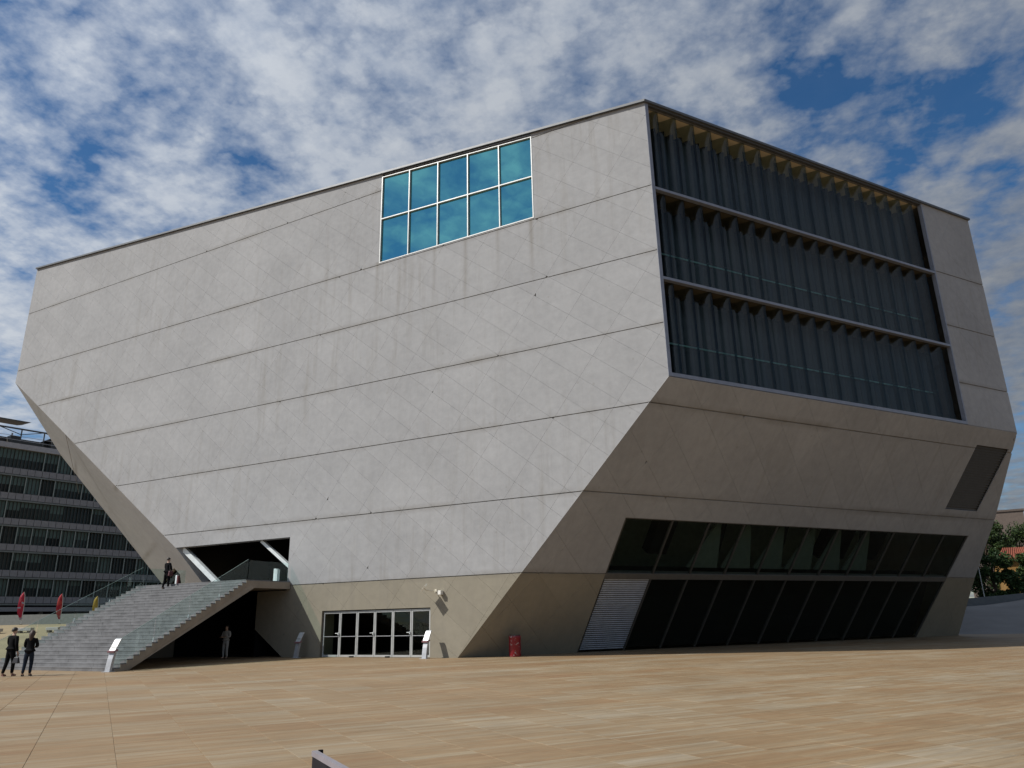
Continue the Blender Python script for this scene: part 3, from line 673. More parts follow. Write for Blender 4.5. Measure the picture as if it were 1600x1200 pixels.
# ================================================================== SMALL THINGS AT THE BUILDING
def info_stand(label, x, d, yaw_off=0.0):
    base = FP(x, d, 0); t = thing('information_stand', label, 'stand', base, 'information stands by the entrance')
    yw = math.atan2(nF.y, nF.x) - math.pi / 2 + yaw_off
    q = place(base, yw)
    # curved column leaning back towards the wall
    prof = [(0.0, 0.02), (0.03, 0.25), (0.075, 0.5), (0.14, 0.75)]
    mb = MB(); w = 0.125
    mb.box(q, (-0.2, -0.16, 0.002), (0.2, 0.2, 0.02))
    for (y0, z0), (y1, z1) in zip(prof[:-1], prof[1:]):
        mb.hexa([q(-w, y0 - 0.06, z0), q(w, y0 - 0.06, z0), q(w, y0 + 0.07, z0), q(-w, y0 + 0.07, z0), q(-w, y1 - 0.06, z1), q(w, y1 - 0.06, z1), q(w, y1 + 0.07, z1), q(-w, y1 + 0.07, z1)])
    mb.build('column', M['alu'], t)
    MB().hexa([q(-0.17, 0.0, 0.74), q(0.17, 0.0, 0.74), q(0.17, 0.22, 0.80), q(-0.17, 0.22, 0.80), q(-0.17, -0.02, 0.80), q(0.17, -0.02, 0.80), q(0.17, 0.22, 0.87), q(-0.17, 0.22, 0.87)]).build('tray', simple('tray plum', (0.25, 0.13, 0.15), 0.5), t)
    pl = MB().hexa([q(-0.15, 0.05, 0.80), q(0.15, 0.05, 0.80), q(0.15, 0.10, 0.80), q(-0.15, 0.10, 0.80), q(-0.15, 0.30, 1.24), q(0.15, 0.30, 1.24), q(0.15, 0.35, 1.22), q(-0.15, 0.35, 1.22)]).build('display_panel', simple('white panel', (0.50, 0.52, 0.52), 0.3), t)
    MB().hexa([q(-0.13, 0.115, 0.955), q(0.13, 0.115, 0.955), q(0.13, 0.118, 0.965), q(-0.13, 0.118, 0.965), q(-0.13, 0.118, 0.972), q(0.13, 0.118, 0.972), q(0.13, 0.125, 0.972), q(-0.13, 0.125, 0.972)]).build('panel_line', M['alud'], pl)
    MB().hexa([q(-0.15, 0.30, 1.24), q(0.15, 0.30, 1.24), q(0.15, 0.35, 1.22), q(-0.15, 0.35, 1.22), q(-0.15, 0.36, 1.29), q(0.15, 0.36, 1.29), q(0.15, 0.43, 1.27), q(-0.15, 0.43, 1.27)]).build('top_lip', simple('white lip', (0.5, 0.52, 0.52), 0.3), pl)
info_stand('curved silver information stand at the foot of the staircase', -9.35, 11.75, 0.2)
info_stand('silver information stand half in shade just left of the entrance doors', -9.75, 0.75)
info_stand('sunlit silver information stand at the right end of the entrance doors', -1.35, 0.85)
# flat square floodlight on an arm
t = thing('floodlight', 'small flat square floodlight on an arm above the entrance doors', 'floodlight', FP(-1.30, 0, 3.15))
ctr = FP(-1.60, 0.66, 3.30); a1 = (-uF * 0.72 + Z * 0.69).normalized(); a2 = (nF * 0.817 + Z * 0.22 + uF * 0.40).normalized(); a2 = (a2 - a1 * a2.dot(a1)).normalized(); a3 = a1.cross(a2)
fl = simple('floodlight cream', (0.72, 0.68, 0.56), 0.5)
mb = MB(); mb.hexa([ctr + a1 * i * 0.21 + a2 * j * 0.21 + a3 * k for k in (-0.035, 0.035) for i, j in ((-1, -1), (1, -1), (1, 1), (-1, 1))]); fix_normals(mb.build('lamp_head', fl, t))
MB().tube([FP(-1.30, 0.0, 3.17), FP(-1.33, 0.25, 3.16), FP(-1.50, 0.58, 3.20), ctr], 0.022).build('arm', fl, t)
MB().box(FP, (-1.36, 0.002, 3.10), (-1.24, 0.03, 3.24)).build('wall_plate', fl, t)
t = thing('wall_box', 'small white box fixed to the wall right of the floodlight', 'box', FP(-0.92, 0.1, 3.07))
MB().box(FP, (-1.02, 0.02, 2.97), (-0.84, 0.26, 3.17)).build('casing', simple('box white', (0.7, 0.69, 0.64), 0.5), t, bev=0.012)
MB().box(FP, (-0.99, 0.001, 3.0), (-0.87, 0.018, 3.14)).build('back_plate', M['alud'], t)
# red printed bin under the overhang
def printed(name):
    mt, t, b = new_mat(name); g = N(t, 'ShaderNodeTexCoord'); v = N(t, 'ShaderNodeTexNoise', inp={'Scale': 5.5, 'Detail': 3.0, 'Distortion': 1.2}); L(t, g.outputs['Object'], v.inputs['Vector'])
    L(t, ramp(t, v.outputs[0], [(0.60, (0.20, 0.007, 0.016)), (0.68, (0.38, 0.33, 0.33))]), b.inputs['Base Color']); b.inputs['Roughness'].default_value = 0.4; return mt
bp_ = Vector((-0.13, 38.25, 0)); t = thing('waste_bin', 'red printed waste bin with pale marks under the concrete overhang', 'bin', bp_)
q = place(bp_, 0.3)
mb = MB(); prof = [(0.27, 0.003), (0.29, 0.04), (0.29, 0.86), (0.30, 0.88), (0.30, 0.95), (0.27, 0.97)]
vs, fs = [], []; nn = 20
for r__, z in prof:
    for j in range(nn): vs.append(q(r__ * math.cos(2 * math.pi * j / nn), r__ * math.sin(2 * math.pi * j / nn), z))
for i in range(len(prof) - 1):
    for j in range(nn): fs.append((i * nn + j, i * nn + (j + 1) % nn, (i + 1) * nn + (j + 1) % nn, (i + 1) * nn + j))
obj('barrel', vs, fs, printed('red print'), t, smooth=True)
vs = [q(0.27 * math.cos(2 * math.pi * j / nn), 0.27 * math.sin(2 * math.pi * j / nn), 0.965) for j in range(nn)]
MB().prism([p for p in vs], Z * 0.05).build('lid', M['alud'], t)
# posts at the top of the stairs
def post(label, x, d, h, w, cap):
    b0 = FP(x, d, 4.031); t = thing('metal_post', label, 'post', b0, 'posts on the landing')
    MB().box(FP, (x - w / 2, d - w / 2, 4.031), (x + w / 2, d + w / 2, 4.031 + h)).build('post_body', M['steel'], t, bev=0.015)
    MB().box(FP, (x + w / 2 + 0.01, d - w / 2, 4.031), (x + w / 2 + 0.09, d + w / 2, 4.031 + h * 0.95)).build('side_panel', cap, t)
post('white metal post behind glass at the right end of the landing', -11.95, 0.45, 0.72, 0.2, M['steel'])
post('short silver and dark red post at the left of the landing', -18.45, 1.9, 0.6, 0.14, simple('post plum', (0.12, 0.035, 0.035), 0.5))

# ================================================================== PEOPLE
def skin_obj(name, pts, edges, mat, parent, root=0, lvl=2):
    me = bpy.data.meshes.new(name); me.from_pydata([p[0] for p in pts], edges, []); me.materials.append(mat)
    o = bpy.data.objects.new(name, me); link(o); reg(o)
    md = o.modifiers.new('skin', 'SKIN'); md.use_smooth_shade = True; md.branch_smoothing = 0.4
    if not me.skin_vertices: return adopt(o, parent)
    for i, p in enumerate(pts):
        sv = me.skin_vertices[0].data[i]; r_ = p[1]; sv.radius = r_ if isinstance(r_, tuple) else (r_, r_); sv.use_root = (i == root)
    ss_ = o.modifiers.new('sub', 'SUBSURF'); ss_.levels = lvl; ss_.render_levels = lvl
    return adopt(o, parent)
SKINM = simple('skin', (0.46, 0.30, 0.22), 0.6, var=0.05)
def person(label, loc, yaw, H, jacket, trousers, hair, shoes, arms, long_hair=False, stride=0.12, coat=0.86, group='people around the staircase'):
    """arms: per side (elbow, wrist) offsets in body space; y is forward"""
    t = thing('person', label, 'person', loc, group); k = H / 1.75
    q0 = place(loc, yaw); q = lambda x, y, z: q0(x * k, y * k, z * k)
    P, E = [], []
    def v(x, y, z, r_, link_=None):
        P.append((q(x, y, z), (r_[0] * k, r_[1] * k) if isinstance(r_, tuple) else r_ * k)); i = len(P) - 1
        if link_ is not None: E.append((link_, i))
        return i
    pel = v(0, 0, 0.95, 0.085); sp1 = v(0, 0.0, 1.12, 0.080, pel); ch = v(0, 0.01, 1.30, 0.088, sp1); nk0 = v(0, -0.005, 1.44, 0.058, ch); nk = v(0, 0.01, 1.51, 0.05, nk0)
    h1 = v(0, 0.02, 1.575, 0.075, nk); h2 = v(0, 0.02, 1.655, 0.092, h1); v(0, 0.0, 1.715, 0.07, h2)
    v(0, 0.125, 1.605, 0.014, h1)                                   # nose
    wr = []
    for s, (el, ws) in zip((-1, 1), arms):
        hp = v(0.085 * s, 0, 0.90, 0.070, pel); fy = stride * s * 0.5
        kn = v(0.10 * s, fy * 0.5 + 0.03, 0.50, 0.050, hp); an = v(0.10 * s, fy - 0.02, 0.09, 0.043, kn); v(0.115 * s, fy + 0.13, 0.035, 0.036, an)
        sh_ = v(0.175 * s, -0.005, 1.400, 0.046, nk0); e = v(*el, 0.036, sh_); w = v(*ws, 0.030, e)
        d = (Vector(ws) - Vector(el)).normalized(); pm = Vector(ws) + d * 0.07; a = v(*pm, 0.036, w); wr.append(pm)
        sx = Vector((s * 0.2, 1, 0)); sx = (sx - d * sx.dot(d)).normalized()
        for kf, ln in zip((-1.5, -0.5, 0.5, 1.5), (0.065, 0.08, 0.085, 0.07)):
            f0 = pm + d * 0.035 + sx * kf * 0.017; i1 = v(*f0, 0.009, a); f1 = f0 + d * ln * 0.55 + Vector((-s * 0.012, 0, 0)); i2 = v(*f1, 0.008, i1); f2 = f1 + d * ln * 0.4 + Vector((-s * 0.02, 0, 0)); v(*f2, 0.007, i2)
        th = pm - d * 0.02 + sx * 0.045; i1 = v(*th, 0.011, a); v(*(th + d * 0.045 + sx * 0.012), 0.009, i1)
    body = skin_obj('body', P, E, SKINM, t, pel, 1)
    # jacket over torso and arms
    P, E = [], []
    top = v(0, 0.0, 1.47, 0.085); c1 = v(0, 0.01, 1.33, (0.165, 0.135), top); c2 = v(0, 0.0, 1.12, (0.155, 0.13), c1); c3 = v(0, 0.0, 0.98, (0.17, 0.14), c2); v(0, -0.005, coat, (0.175, 0.145), c3)
    for s, (el, ws) in zip((-1, 1), arms):
        s0 = v(0.19 * s, -0.005, 1.40, 0.080, c1); e = v(*el, 0.062, s0); dd = Vector(ws) - Vector(el); v(*(Vector(el) + dd * 0.97), 0.046, e)
    skin_obj('jacket', P, E, jacket, t, c2, 2)
    P, E = [], []
    pz0 = v(0, 0, 1.06, (0.15, 0.125)); pz = v(0, 0, 0.96, (0.16, 0.135), pz0)
    for s in (-1, 1):
        fy = stride * s * 0.5; hp = v(0.095 * s, 0, 0.84, 0.108, pz); kn = v(0.10 * s, fy * 0.5 + 0.03, 0.50, 0.073, hp); v(0.10 * s, fy - 0.02, 0.10, 0.056, kn)
    skin_obj('trousers', P, E, trousers, t, 1, 2)
    for s in (-1, 1):
        fy = stride * s * 0.5; P, E = [], []
        a = v(0.10 * s, fy - 0.05, 0.055, 0.045); b_ = v(0.11 * s, fy + 0.06, 0.045, 0.042, a); v(0.115 * s, fy + 0.16, 0.032, 0.032, b_); v(0.10 * s, fy - 0.02, 0.11, 0.045, a)
        skin_obj('shoe', P, E, shoes, t, 0, 1)
    vs, fs = [], []; nu, nv = 16, 9
    for i in range(nv + 1):
        for j in range(nu):
            ph_ = 2 * math.pi * j / nu; back = 0.5 - 0.5 * math.sin(ph_); lim = 1.15 + back * (1.25 if long_hair else 0.85); th_ = lim * i / nv
            rr_h = 1.0 + 0.04 * math.sin(7 * ph_ + 3 * i)
            x_, y_, z_ = 0.098 * math.sin(th_) * math.cos(ph_) * rr_h, 0.112 * math.sin(th_) * math.sin(ph_) * rr_h, 0.118 * math.cos(th_)
            if long_hair and th_ > 1.5: z_ -= (th_ - 1.5) * 0.24 * back; x_ *= 1.12; y_ = y_ * 1.0 - 0.03 * back
            vs.append(q(x_, y_ + 0.005, 1.645 + z_))
    for i in range(nv):
        for j in range(nu): fs.append((i * nu + j, i * nu + (j + 1) % nu, (i + 1) * nu + (j + 1) % nu, (i + 1) * nu + j))
    obj('hair', vs, fs, hair, t, smooth=True)
    return t, q, wr
def hang(s, y=0.0): return ((0.255 * s, -0.03 + y, 1.12), (0.265 * s, 0.05 + y, 0.87))
BLK = simple('black cloth', (0.006, 0.006, 0.007), 0.9, var=0.3, spec=0.1); JEAN = simple('dark denim', (0.014, 0.020, 0.032), 0.9, spec=0.1); BROWN = simple('brown hair', (0.045, 0.025, 0.016), 0.6); DHAIR = simple('dark hair', (0.02, 0.014, 0.01), 0.6)
SHOE = simple('dark shoe', (0.02, 0.015, 0.014), 0.5); RSHOE = simple('reddish shoe', (0.16, 0.05, 0.04), 0.5); GREY = simple('grey overall', (0.34, 0.33, 0.31), 0.85)
away = math.atan2(-19.8, 31) * -1 * -1
g1, g2 = Vector((-19.75, 30.75, 0.002)), Vector((-18.9, 30.55, 0.002))
p1, q1, w1 = person('person in a black jacket and trousers holding a small bag, back turned', g1, R(-18), 1.80, BLK, BLK, DHAIR, RSHOE, (((-0.26, 0.06, 1.14), (-0.17, 0.26, 1.10)), hang(1)), stride=0.22)
p2, q2, w2 = person('long-haired person in a black coat and dark jeans beside the bag carrier', g2, R(10), 1.68, BLK, JEAN, BROWN, SHOE, (((-0.235, 0.07, 1.13), (-0.09, 0.24, 1.10)), ((0.235, 0.07, 1.13), (0.09, 0.24, 1.12))), True, stride=0.16, coat=0.80)
t = thing('handbag', 'small black handbag hanging from the hand of the left person', 'bag', q1(0.27, 0.05, 0.48), None)
hb = simple('bag leather', (0.014, 0.012, 0.014), 0.45)
MB().hexa([q1(0.14, -0.03, 0.46), q1(0.44, -0.03, 0.46), q1(0.44, 0.09, 0.46), q1(0.14, 0.09, 0.46), q1(0.19, 0.0, 0.68), q1(0.39, 0.0, 0.68), q1(0.39, 0.06, 0.68), q1(0.19, 0.06, 0.68)]).build('bag_body', hb, t, bev=0.02)
MB().tube([q1(0.21, 0.03, 0.67), q1(0.235, 0.04, 0.76), q1(0.28, 0.05, 0.80), q1(0.325, 0.04, 0.76), q1(0.37, 0.03, 0.67)], 0.010, 6).build('strap', hb, t)
p3, q3, w3 = person('person in black standing at the top left of the stairs', FP(-17.15, 3.6, 3.72), R(-30), 1.76, BLK, BLK, DHAIR, SHOE, (((-0.25, 0.05, 1.14), (-0.10, 0.22, 1.08)), ((0.25, 0.05, 1.14), (0.10, 0.22, 1.04))), stride=0.2)
p4, q4, w4 = person('person in pale grey clothes standing in the shade under the stairs', FP(-13.45, 2.25, 0.002), R(165), 1.74, GREY, GREY, DHAIR, SHOE, (((-0.25, 0.04, 1.14), (0.06, 0.21, 1.14)), ((0.25, 0.04, 1.14), (-0.06, 0.22, 1.18))), stride=0.04)
t = thing('shoulder_bag', 'dark red bag carried by the person on the stairs', 'bag', q3(0.28, 0.05, 0.85))
MB().hexa([q3(0.22, -0.12, 0.72), q3(0.36, -0.12, 0.72), q3(0.36, 0.16, 0.72), q3(0.22, 0.16, 0.72), q3(0.23, -0.10, 1.0), q3(0.34, -0.10, 1.0), q3(0.34, 0.14, 1.0), q3(0.23, 0.14, 1.0)]).build('bag_body', simple('bag red', (0.06, 0.012, 0.016), 0.5), t, bev=0.03)
MB().tube([q3(0.28, -0.08, 0.98), q3(0.24, -0.04, 1.3), q3(0.20, 0.0, 1.47), q3(0.24, 0.06, 1.3), q3(0.28, 0.12, 0.98)], 0.012, 6).build('strap', hb, t)

# ================================================================== FOREGROUND PANEL
fp0 = Vector((-1.305, 5.144, 0)); dn = nR
t = thing('barrier_panel', 'dark ribbed metal barrier panel with pale top edge at the bottom of the view', 'barrier', fp0)
def Q(a, b, z): return fp0 + dn * a + uR * b + Z * z
MB().box(Q, (0, 0.0, 0.87), (1.15, 0.035, 0.90)).build('top_rail', simple('pale rail', (0.22, 0.20, 0.22), 0.5), t)
MB().box(Q, (0.0, 0.012, 0.05), (1.15, 0.022, 0.868)).build('sheet', simple('dark sheet', (0.010, 0.009, 0.012), 0.6), t)
for i in range(46):
    a = 0.012 + i * 0.025
    MB().box(Q, (a, 0.003, 0.06), (a + 0.012, 0.0118, 0.866)).build('rib', simple('rib', (0.022, 0.019, 0.026), 0.6) if i == 0 else bpy.data.materials['rib'], t)
for a in (0.0, 1.11): MB().box(Q, (a, 0.0225, 0.002), (a + 0.04, 0.06, 0.866)).build('foot_post', M['alud'], t)
MB().box(Q, (0.02, 0.036, 0.885), (0.045, 0.062, 0.905)).build('hook', M['dark'], t)

# ================================================================== OFFICE BLOCK, LEFT
OP = Vector((-69.194, 102.656, 0)); oa = R(36.73); od = Vector((math.sin(oa), math.cos(oa), 0)); on = Vector((od.y, -od.x, 0))
def OF(a, o, z): return OP + od * a + on * o + Z * z
ob = thing('office_block', 'dark glazed office block with grey bands and a rooftop frame behind the stairs', 'building', OP)
ogl, t_, b_ = new_mat('office glass')
oi = N(t_, 'ShaderNodeObjectInfo'); L(t_, ramp(t_, oi.outputs['Random'], [(0.0, (0.016, 0.022, 0.026)), (0.6, (0.04, 0.058, 0.06)), (1.0, (0.065, 0.095, 0.095))]), b_.inputs['Base Color']); b_.inputs['Roughness'].default_value = 0.15; b_.inputs['Specular IOR Level'].default_value = 0.25
blind = simple('fritted glass', (0.11, 0.17, 0.165), 0.35, spec=0.25); band = simple('office band', (0.21, 0.21, 0.225), 0.7); fin = simple('office fin', (0.15, 0.17, 0.17), 0.5)
A0, A1 = -16.0, 48.0
MB().box(OF, (A0, -16, -0.5), (A1, -0.9, 26.0)).build('core', M['dark'], ob)
tops = [23.4, 19.95, 16.5, 13.05, 9.6, 6.15]
fz = [26.05] + [t - 1.15 for t in tops]
BW = 1.9; nb = int((A1 - A0) / BW)
pm = None
for s, zt in enumerate(tops):
    z0, z1 = zt, fz[s]
    sp_ = MB()
    for i in range(int((A1 - A0) / 0.95)):
        a = A0 + 0.95 * i; sp_.box(OF, (a + 0.03, -0.35, zt - 0.85), (a + 0.92, 0.0 + rnd.uniform(0, 0.02), zt))
    sp_.build('spandrel_band', band, ob)
    MB().box(OF, (A0, -0.5, zt - 1.0), (A1, -0.36, zt)).build('band_back', M['alud'], ob)
    MB().box(OF, (A0, -0.5, zt - 1.12), (A1, 0.05, zt - 0.92)).build('floor_edge', fin, ob)
    fm = MB()
    for i in range(int((A1 - A0) / 0.475)):
        a = A0 + 0.475 * i; fm.box(OF, (a - 0.02, -0.4, z0), (a + 0.02, -0.18, z1))
    fm.build('thin_fin', M['alud'], ob, kind='stuff')
    for i in range(nb):
        a = A0 + BW * i
        me = None
        obj('pane', [OF(a + 0.03, -0.45, z0), OF(a + BW - 0.03, -0.45, z0), OF(a + BW - 0.03, -0.45, z1), OF(a + 0.03, -0.45, z1)], [(0, 1, 2, 3)], ogl, ob)
        r = rnd.random()
        if r < 0.75:
            hb_ = z1 - (z1 - z0) * rnd.choice((0.45, 0.5, 0.5, 0.95, 0.3))
            obj('blind', [OF(a + 0.05, -0.43, hb_), OF(a + BW - 0.05, -0.43, hb_), OF(a + BW - 0.05, -0.43, z1), OF(a + 0.05, -0.43, z1)], [(0, 1, 2, 3)], blind, ob)
        if i % 1 == 0 and rnd.random() < 0.8: MB().box(OF, (a - 0.04, -0.15, z0), (a + 0.04, 0.02, z1)).build('fin', simple('pale fin', (0.26, 0.30, 0.29), 0.5) if 'pale fin' not in bpy.data.materials else bpy.data.materials['pale fin'], ob)
MB().box(OF, (A0, -6, 26.08), (A1, 0.25, 26.81)).build('roof_edge', simple('office roof edge', (0.33, 0.33, 0.35), 0.7), ob)
MB().box(OF, (A0, -6, 4.22), (A1, 0.35, 4.78)).build('canopy', band, ob)
MB().box(OF, (A0, -0.8, 4.78), (A1, -0.5, 5.0)).build('canopy_gap', M['dark'], ob)
for i in range(9): MB().box(OF, (A0 + 7.2 * i, -0.6, -0.5), (A0 + 7.2 * i + 0.5, -0.1, 4.2)).build('column', M['alud'], ob)
# rooftop
MB().box(OF, (-3, -9, 26.82), (26, -4, 28.4)).build('penthouse', M['alud'], ob)
mb = MB().hexa([OF(3.5, -9, 28.4), OF(12, -9, 28.4), OF(12, -3, 28.4), OF(3.5, -3, 28.4), OF(5.5, -9, 29.6), OF(12, -9, 29.6), OF(12, -3, 29.6), OF(5.5, -3, 29.6)]); mb.build('plant_hood', M['dark'], ob)
MB().hexa([OF(-8, -5, 30.55), OF(0.4, -5, 30.55), OF(0.4, -1.5, 30.35), OF(-8, -1.5, 30.35), OF(-8, -5, 30.7), OF(1.0, -5, 30.7), OF(1.0, -1.5, 30.5), OF(-8, -1.5, 30.5)]).build('canopy_plate', M['alud'], ob)
for i in range(10):
    a = -9 + 3.0 * i; MB().beam(OF(a, -1.6, 26.8), OF(a, -1.6, 29.3), 0.14, 0.14, on).build('pergola_post', M['alud'], ob)
MB().beam(OF(-9, -1.6, 29.3), OF(18, -1.6, 29.3), 0.16, 0.2, on).build('pergola_beam', M['alud'], ob)
for i in range(9): MB().beam(OF(-9 + 3 * i, -1.6, 28.5 if i % 2 else 29.3), OF(-6 + 3 * i, -1.6, 29.3 if i % 2 else 28.5), 0.09, 0.09, on).build('pergola_brace', M['alud'], ob)
for zz__ in (27.3, 27.85): MB().beam(OF(-14, 0.1, zz__), OF(40, 0.1, zz__), 0.05, 0.05, on).build('roof_rail', M['alu'], ob)
for a_, w_, h_, o_ in ((4.5, 1.6, 1.9, -2.6), (7.0, 2.4, 2.4, -3.0), (-6.5, 2.2, 1.2, -2.8), (12.5, 3.0, 1.6, -3.2), (-1.0, 1.2, 1.6, -2.4)):
    MB().box(OF, (a_, o_ - 1.4, 26.82), (a_ + w_, o_, 26.82 + h_)).build('plant_box', M['alud'], ob)
    MB().tube([OF(a_ + w_ * 0.3, o_ - 0.7, 26.82 + h_), OF(a_ + w_ * 0.3, o_ - 0.7, 27.3 + h_)], 0.12, 8).build('flue', M['alu'], ob)
# low grey wall in front of it
t = obj('boundary_wall', *(lambda m_: (m_.v, m_.f))(MB().box(XYZ, (-100, 91, 1.8), (-30, 91.4, 3.5))), simple('boundary grey', (0.20, 0.21, 0.20), 0.8))
tag(t, 'low grey wall running below the office block', 'wall')
# feather flags
def feather(label, loc, h, w, cols, lean):
    t = thing('feather_flag', label, 'flag', loc, 'feather flags on the rising ground'); q = place(loc, 0.45)
    mt, nt_, bs = new_mat('flag cloth'); g_ = N(nt_, 'ShaderNodeTexCoord'); n_ = N(nt_, 'ShaderNodeTexNoise', inp={'Scale': 1.6, 'Detail': 2.5, 'Distortion': 0.8}); L(nt_, g_.outputs['Object'], n_.inputs['Vector'])
    L(nt_, ramp(nt_, n_.outputs[0], cols, 'CONSTANT'), bs.inputs['Base Color']); bs.inputs['Roughness'].default_value = 0.8
    MB().tube([q(0, 0, 0), q(0.02, 0, h * 0.6), q(-0.06, 0, h * 0.9), q(-w * 0.35, 0, h)], 0.03, 6).build('pole', M['aluw'], t)
    vs, fs = [], []; nz = 14
    for i in range(nz + 1):
        f = i / nz; z = h * (0.16 + 0.84 * f); xr_ = 0.0 - (w * 0.35 * max(0, f - 0.75) / 0.25); wl = w * (0.75 + 0.35 * math.sin(math.pi * min(1, f * 0.9 + 0.05))) * (1 if f < 0.75 else max(0.0, 1 - ((f - 0.75) / 0.25) ** 2)) * (min(1, 0.45 + f * 2.2))
        for j in range(5): vs.append(q(xr_ - wl * j / 4, 0.06 * math.sin(3 * f + j * 1.1), z))
    for i in range(nz):
        for j in range(4): fs.append((i * 5 + j, i * 5 + j + 1, (i + 1) * 5 + j + 1, (i + 1) * 5 + j))
    obj('banner', vs, fs, mt, t, smooth=True)
    MB().box(q, (-0.12, -0.12, 0.0), (0.12, 0.12, 0.06)).build('base_plate', M['alud'], t)
feather('red feather flag with a pale blue and white lower part', (-51.9, 81.6, zL(-51.9, 81.6)), 3.35, 0.5, [(0.0, (0.33, 0.012, 0.04)), (0.50, (0.40, 0.07, 0.08)), (0.56, (0.27, 0.33, 0.45))], 0)
feather('red feather flag with pale lettering, nearer the stairs', (-47.85, 81.6, zL(-47.85, 81.6)), 3.1, 0.47, [(0.0, (0.30, 0.01, 0.03)), (0.48, (0.36, 0.04, 0.035)), (0.58, (0.38, 0.22, 0.18))], 0)
feather('yellow feather flag showing above the stair edge', (-43.85, 81.2, zL(-43.85, 81.2)), 2.75, 0.45, [(0.0, (0.38, 0.25, 0.02)), (0.6, (0.36, 0.27, 0.08))], 0)
# stone benches on the rise
for lab, x, y, w in (('pale stone bench on the rise at the left picture edge', -45.9, 68.3, 1.6), ('pale stone bench on the rise between the two standing people', -43.1, 68.5, 1.25), ('pale stone bench on the rise close to the stairs', -40.6, 68.5, 1.05)):
    z = zL(x, y); t = thing('stone_bench', lab, 'bench', (x, y, z), 'stone benches on the rise'); q = place((x, y, z), 0.05)
    MB().box(q, (-w / 2, -0.3, 0.16), (w / 2, 0.3, 0.42)).build('seat', simple('bench stone', (0.5, 0.48, 0.46), 0.8) if 'bench stone' not in bpy.data.materials else bpy.data.materials['bench stone'], t, bev=0.02)
    for s in (-1, 1): MB().box(q, (s * w * 0.33 - 0.12, -0.22, -0.05), (s * w * 0.33 + 0.12, 0.22, 0.158)).build('support', M['stairc'], t)

# ================================================================== RIGHT BACKGROUND
def leafmat(name, c0, c1):
    mt, t, b = new_mat(name); g = N(t, 'ShaderNodeNewGeometry'); L(t, ramp(t, g.outputs['Random Per Island'], [(0, c0), (0.6, tuple((a + b__) / 2 for a, b__ in zip(c0, c1))), (1, c1)]), b.inputs['Base Color'])
    b.inputs['Roughness'].default_value = 0.6; b.inputs['Specular IOR Level'].default_value = 0.25; return mt
bark = simple('bark', (0.07, 0.05, 0.035), 0.9, var=0.3, bump=0.3)
def tree(label, loc, H, spread, lm, seed, n=3600, low=0.25):
    rr = random.Random(seed); loc = Vector(loc); t = thing('tree', label, 'tree', loc, 'trees at the right edge'); mb = MB()
    mb.tube([loc - Z * 0.2, loc + Vector((0.1, 0, H * 0.25)), loc + Vector((-0.1, 0.1, H * 0.5)), loc + Vector((0.15, 0, H * 0.8))], [0.26, 0.2, 0.14, 0.05], 8)
    cl = []
    for i in range(22):
        a = rr.uniform(0, 2 * math.pi); f = rr.uniform(low, 1.0); rad = spread * (1 - abs(f - 0.5) * 0.9) * rr.uniform(0.35, 1.0)
        c_ = loc + Vector((math.cos(a) * rad, math.sin(a) * rad, H * f)); cl.append((c_, rr.uniform(0.5, 1.15) * spread * 0.36))
        if i < 14: st = loc + Z * H * f * 0.6; mb.tube([st, (st + c_) / 2 + Z * 0.2, c_], [0.08, 0.05, 0.02], 5)
    mb.build('trunk', bark, t)
    vs, fs = [], []
    for i in range(n):
        c_, r_ = rr.choice(cl); d = Vector((rr.gauss(0, 1), rr.gauss(0, 1), rr.gauss(0, 0.8))); d = d.normalized() * r_ * rr.random() ** 0.45; p = c_ + d
        a = Vector((rr.gauss(0, 1), rr.gauss(0, 1), rr.gauss(0, 1))).normalized(); b__ = a.cross(Vector((rr.gauss(0, 1), rr.gauss(0, 1), rr.gauss(0, 1)))).normalized(); s = rr.uniform(0.10, 0.22)
        k = len(vs); vs += [p - a * s, p + b__ * s * 0.5, p + a * s, p - b__ * s * 0.5]; fs.append((k, k + 1, k + 2, k + 3))
    obj('crown', vs, fs, lm, t)
lf1, lf2 = leafmat('leaf dark', (0.010, 0.024, 0.007), (0.045, 0.075, 0.016)), leafmat('leaf mid', (0.012, 0.032, 0.010), (0.05, 0.085, 0.022))
tree('tall dark green tree beside the right corner of the concrete building', (59.2, 97.0, 2.2), 10.6, 3.7, lf1, 1, 15000)
tree('bushy mid green tree in front of the tall one at the right', (51.0, 82.6, 1.9), 6.0, 2.3, lf2, 2, 12000, 0.05)
tree('dark tree at the right picture edge beyond the tiled roof', (66.5, 99.0, 2.4), 9.4, 3.8, lf1, 3, 12000)
tree('low dark tree in front of the ochre house at the right edge', (55.3, 82.2, 2.4), 4.8, 1.8, lf1, 4, 9000, 0.05)
# ochre house with tiled eave
HQ = place((56.9, 90.0, 2.3), R(-25)); t = thing('ochre_house', 'narrow ochre house corner with red tiled eave among the trees', 'house', HQ(0, 0, 0))
och = simple('ochre render', (0.24, 0.13, 0.03), 0.85, var=0.25, scale=0.8)
MB().box(HQ, (0, 0, 0), (6, 7, 5.0)).build('wall', och, t)
til = simple('roof tile', (0.22, 0.06, 0.03), 0.8)
rf = obj('roof', [HQ(-0.3, -0.6, 5.02), HQ(6.5, -0.6, 5.02), HQ(6.5, 7.4, 5.02), HQ(-0.3, 7.4, 5.02), HQ(0.9, 3.4, 6.5), HQ(5.6, 3.4, 6.5)], [(0, 1, 5, 4), (1, 2, 5), (2, 3, 4, 5), (3, 0, 4), (3, 2, 1, 0)], til, t)
for i in range(26): MB().tube([HQ(-0.25 + 0.26 * i, -0.62, 5.06), HQ(0.9 + 0.18 * i, 3.35, 6.54)], 0.07, 6).build('tile_row', til, rf)
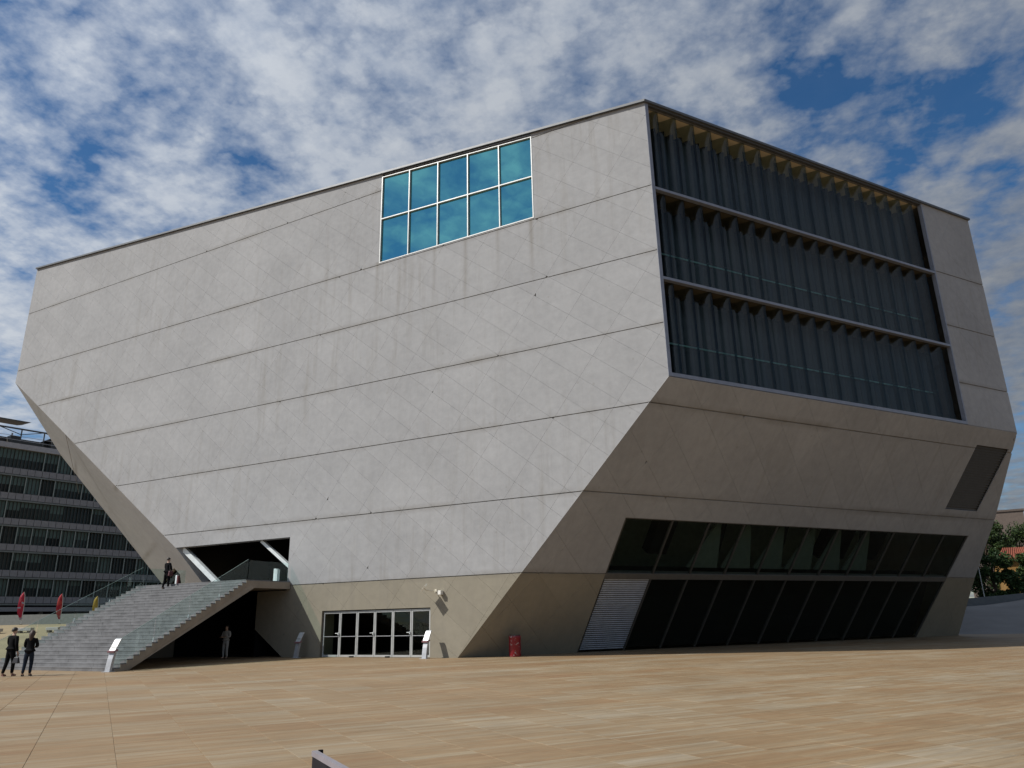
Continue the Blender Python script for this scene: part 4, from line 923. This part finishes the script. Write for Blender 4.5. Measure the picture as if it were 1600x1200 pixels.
w_ = MB().box(HQ, (1.6, -0.03, 2.2), (2.5, -0.002, 3.7)).build('window', M['alud'], t)
MB().box(HQ, (1.7, -0.04, 2.3), (2.4, -0.031, 3.6)).build('pane', ogl, w_)
# brown block and pale roof far behind
def far_block(label, cx, cy, w, d, h, col, yaw, rows, cols_):
    q = place((cx, cy, 0), yaw); t = thing('far_building', label, 'building', (cx, cy, 0)); 
    MB().box(q, (-w / 2, 0, 0), (w / 2, d, h)).build('wall', simple('far wall', col, 0.9), t)
    MB().box(q, (-w / 2 - .2, -0.2, h + .002), (w / 2 + .2, d + .2, h + 0.35)).build('roof', simple('far roof', tuple(c * 0.8 for c in col), 0.9), t)
    for i in range(rows):
        for j in range(cols_):
            x = -w / 2 + w * (j + 0.5) / cols_; z = h - 2.4 - 3.1 * i
            wn = MB().box(q, (x - 0.6, -0.05, z - 0.75), (x + 0.6, -0.003, z + 0.75)).build('window', M['aluw'], t)
            MB().box(q, (x - 0.5, -0.06, z - 0.65), (x + 0.5, -0.051, z + 0.65)).build('pane', ogl, wn)
far_block('brown apartment block rising behind the tall tree', 86.5, 137, 10, 12, 18.6, (0.11, 0.085, 0.07), R(-30), 0, 3)
far_block('pale low building behind the trees at the right edge', 108, 150, 22, 12, 17.0, (0.36, 0.34, 0.29), R(-33), 4, 5)
# low parapet and lamp post on the right rise
pts = [(40.5, 73.2), (46, 73.4), (52, 74.4), (62, 76.5), (80, 80)]
mb = MB()
for (x0, y0), (x1, y1) in zip(pts[:-1], pts[1:]):
    z0, z1 = zR(x0, y0), zR(x1, y1)
    mb.hexa([(x0, y0, z0 - 0.3), (x1, y1, z1 - 0.3), (x1, y1 + 0.4, z1 - 0.3), (x0, y0 + 0.4, z0 - 0.3), (x0, y0, z0 + 0.62), (x1, y1, z1 + 0.62), (x1, y1 + 0.4, z1 + 0.62), (x0, y0 + 0.4, z0 + 0.62)])
o = mb.build('parapet_wall', simple('parapet slate', (0.11, 0.12, 0.125), 0.8)); tag(o, 'low dark parapet wall along the rising ground at the right', 'wall')
lp = Vector((49.0, 81.5, 1.8)); t = thing('lamp_post', 'thin pale lamp post in front of the bushy tree at the right', 'lamp post', lp)
MB().tube([lp, lp + Z * 4.4], [0.05, 0.035], 6).build('pole', M['aluw'], t)
MB().hexa([lp + Vector(v_) for v_ in ((-.1, -.1, 4.4), (.1, -.1, 4.4), (.1, .1, 4.4), (-.1, .1, 4.4), (-.16, -.16, 4.75), (.16, -.16, 4.75), (.16, .16, 4.75), (-.16, .16, 4.75))]).build('lantern', M['aluw'], t)
MB().box(lambda x, y, z: lp + Vector((x, y, z)), (-.12, -.12, -0.1), (.12, .12, 0.06)).build('base', M['alud'], t)
